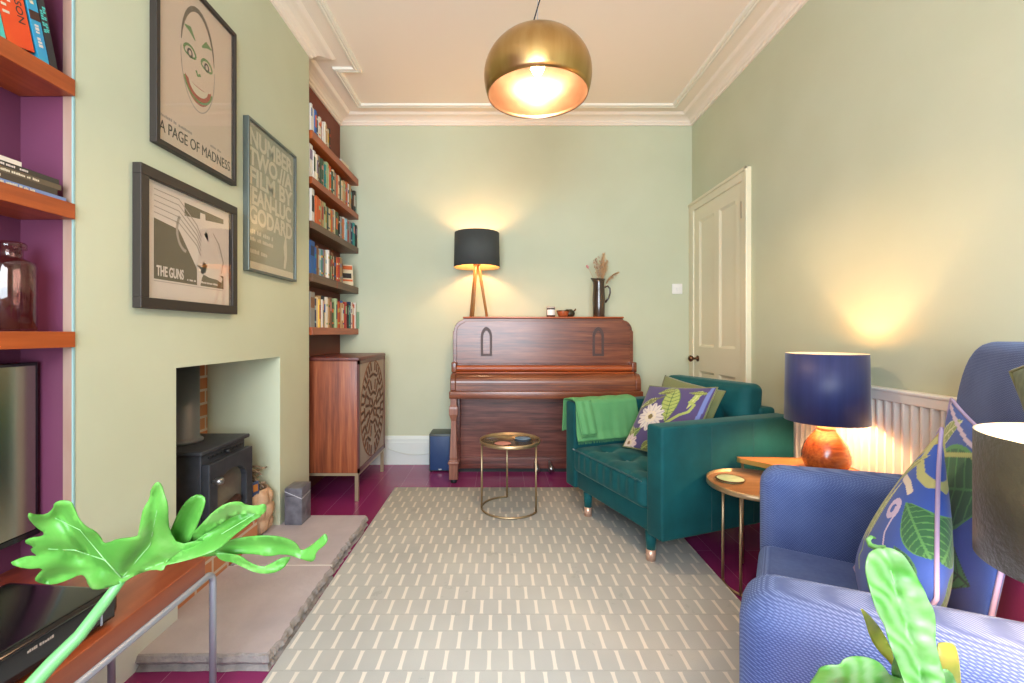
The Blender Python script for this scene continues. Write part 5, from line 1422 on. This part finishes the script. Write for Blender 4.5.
leaf_blade(b, lob9l, lobe_depth([((215, 552), (255, 570)), ((255, 570), (288, 560))], .000, .014), 4.0)
lf = b.build('leaf', LEAF, t, solid=.0012)
def rib(bb, pts, r0, r1):
    P = []
    for (x, y) in pts:
        D = depth1(x, y) - .002; P.append(px(x, y, D))
    bb.tube(P, [.6 * (r0 + (r1 - r0) * i / (len(P) - 1)) for i in range(len(P))], 6)
b = MB()
def along(*pts, n=8):
    out = []
    for p, q in zip(pts, pts[1:]): out += [(p[0] + (q[0] - p[0]) * i / n, p[1] + (q[1] - p[1]) * i / n) for i in range(n)]
    return out + [pts[-1]]
rib(b, along((122, 578), (105, 560), (75, 550), (48, 549)), .0018, .0006); rib(b, along((122, 578), (150, 545), (157, 510)), .0014, .0005)
rib(b, along((122, 578), (170, 560), (215, 538), (258, 512)), .0016, .0005); rib(b, along((105, 560), (80, 530), (55, 518)), .001, .0004)
b.build('leaf_vein', RIB, lf)
b = MB(); pts = [px(122, 579, depth1(122, 579) + .002), px(105, 602, .64), px(80, 635, .63), px(52, 663, .61), px(28, 690, .60), Vector((-.655, .55, .56)), Vector((-.66, .52, .47))]
b.tube(pts, [.006, .0075, .0085, .0095, .0105, .011, .011], 12); b.build('leaf_stem', STEMG, t)
b = MB(); b.lathe([(0, .33), (.075, .33), (.1, .48), (.104, .5), (.094, .5), (.088, .47), (0, .47)], -.66, .50, 32); b.build('pot', TERRA, t)
t = thing('plant_stool', 'small wooden stool carrying the philodendron pot, left foreground', 'stool', (-.66, .50, 0))
b = MB(); b.lathe([(0, .30), (.12, .30), (.125, .31), (.125, .322), (.12, .329), (0, .329)], n=36); b.build('seat', OAK, t)
for k in range(3):
    a = k * 2 * PI / 3; b = MB(); b.tube([(.11 * math.cos(a), .11 * math.sin(a), 0), (.07 * math.cos(a), .07 * math.sin(a), .302)], .01, 10); b.build('leg', OAK, t)

c8 = lambda L: [(800 + x / 4.464, 530 + y / 4.464) for (x, y) in L]
t = thing('bird_nest_fern', 'potted fern with broad glossy upright fronds, right foreground', 'plant', (0, 0, 0))
main = c8([(312, 95), (296, 130), (290, 180), (302, 230), (330, 330), (352, 385), (380, 430), (392, 480), (412, 545), (440, 610), (468, 690), (480, 760), (640, 760), (652, 683), (632, 610), (602, 500), (606, 430), (600, 360), (570, 310), (556, 270), (530, 225), (510, 185), (490, 150), (462, 110), (430, 90), (400, 78), (360, 76)])
def dep(base, a=.02): return lambda x, y: base + a * math.sin((x - 866) / 17.) + .0005 * (y - 620) + .008 * math.sin(y / 9.)
b = MB(); leaf_blade(b, main, lambda x, y: .50 - .012 * (1 - math.exp(-abs(x - (885 + (y - 552) * .29)) / 10.)) + .0035 * math.sin(y / 7. + (1 if x > 885 + (y - 552) * .29 else 0)) - .00012 * (y - 545), 4.0)
fr = b.build('frond', LEAF2, t, solid=.001)
b = MB(); P = [px(885 + (y - 552) * .29, y, .497) for y in range(552, 690, 10)]; b.tube(P, [.0006 + .0012 * i / len(P) for i in range(len(P))], 6); b.build('midrib', RIB, fr)
b = MB(); P = [px(x, y, .502 + .004 * i) for i, (x, y) in enumerate(((886, 549), (877, 548), (870, 545), (868, 540), (871, 537), (875, 538)))]; b.tube(P, [.004, .0035, .003, .0025, .002, .0012], 8); b.build('curled_tip', LEAF2, fr)
for (pl, D, m, nme) in ((c8([(265, 338), (330, 400), (380, 470), (418, 560), (430, 640), (405, 595), (350, 540), (312, 480), (290, 400)]), .53, LEAFY, 'yellow'),
                   (c8([(606, 505), (650, 500), (690, 508), (706, 560), (716, 640), (722, 760), (640, 760), (625, 620)]), .55, LEAFY, 'yellow'),
                   (c8([(20, 720), (45, 680), (75, 640), (85, 615), (130, 602), (178, 604), (195, 575), (240, 562), (295, 566), (350, 585), (388, 625), (400, 650), (470, 665), (520, 700), (520, 780), (30, 780)]), .475, LEAF2, ''),
                   (c8([(420, 690), (405, 620), (425, 560), (480, 540), (530, 580), (560, 640), (570, 760), (430, 760)]), .485, LEAF2, ''),
                   (c8([(590, 760), (610, 640), (650, 615), (690, 650), (715, 760)]), .48, LEAF2, '')):
    b = MB(); leaf_blade(b, pl, dep(D, .008), 4.0); o = b.build('frond', m, t, solid=.001)
    if nme: plabel(o, 'yellowing frond')
b = MB()
for (x, D) in ((850, .475), (900, .485), (925, .50), (945, .545), (947, .48), (897, .53)):
    b.tube([px(x, 690, D), Vector((.435 + (x - 900) * .0002, .47, .62))], .006, 8)
b.build('frond_stalk', STEMG, t)
b = MB(); b.lathe([(0, .45), (.07, .45), (.095, .6), (.1, .625), (.09, .625), (.084, .6), (0, .6)], .435, .47, 32); b.build('pot', TERRA, t)
t = thing('plant_stool', 'tall wooden stool carrying the fern pot, right foreground', 'stool', (.435, .47, 0))
b = MB(); b.lathe([(0, .42), (.1, .42), (.105, .43), (.105, .442), (.1, .449), (0, .449)], n=36); b.build('seat', OAK, t)
for k in range(3):
    a = k * 2 * PI / 3 + .5; b = MB(); b.tube([(.1 * math.cos(a), .1 * math.sin(a), 0), (.065 * math.cos(a), .065 * math.sin(a), .422)], .01, 10); b.build('leg', OAK, t)

# ------------------------------------------------------------------ camera
cam = bpy.data.cameras.new('camera'); co = bpy.data.objects.new('camera', cam); COL.objects.link(co)
co.location = (0, 0, 1.1); co.rotation_euler = (PI / 2, 0, 0)
cam.sensor_width = 36; cam.lens = 36 * 455 / 1024; cam.shift_x = 12 / 1024; cam.shift_y = -8.5 / 1024; cam.clip_start = .02
SC.camera = co

# ------------------------------------------------------------------ light
def point(name, loc, watts, col, r=.03):
    l = bpy.data.lights.new(name, 'POINT'); l.energy = watts; l.color = col; l.shadow_soft_size = r
    o = bpy.data.objects.new(name, l); o.location = loc; COL.objects.link(o); return o
WARM = (1, .58, .31)
point('pendant_light', (PX, PY, 2.285), 24, (1, .65, .38), .032)
point('tripod_lamp_light', (-.183, 3.60, ZP + .535), 6.5, WARM, .032)
point('navy_lamp_light', (LX, LY, TZ + .32), 8, WARM, .032)
point('olive_lamp_light', (.782, .573, .88), 8, WARM, .03)
al = bpy.data.lights.new('window_daylight', 'AREA'); al.shape = 'RECTANGLE'; al.size = WX1 - WX0 - .1; al.size_y = WZ1 - WZ0 - .1
al.energy = 140; al.color = (.80, .90, 1.0)
ao_ = bpy.data.objects.new('window_daylight', al); COL.objects.link(ao_)
ao_.location = ((WX0 + WX1) / 2, YF - .16, (WZ0 + WZ1) / 2); ao_.rotation_euler = (PI / 2 - .0, 0, 0)
w = bpy.data.worlds.new('world'); SC.world = w; w.use_nodes = True
w.node_tree.nodes['Background'].inputs['Color'].default_value = (.80, .90, 1, 1); w.node_tree.nodes['Background'].inputs['Strength'].default_value = 1.0

SC.view_settings.view_transform = 'Standard'; SC.view_settings.look = 'None'; SC.view_settings.gamma = 1
SC.view_settings.exposure = 0.74; SC.view_settings.use_curve_mapping = False
SC.cycles.max_bounces = 10; SC.cycles.diffuse_bounces = 6; SC.cycles.caustics_reflective = False; SC.cycles.caustics_refractive = False
SC.cycles.sample_clamp_indirect = 6
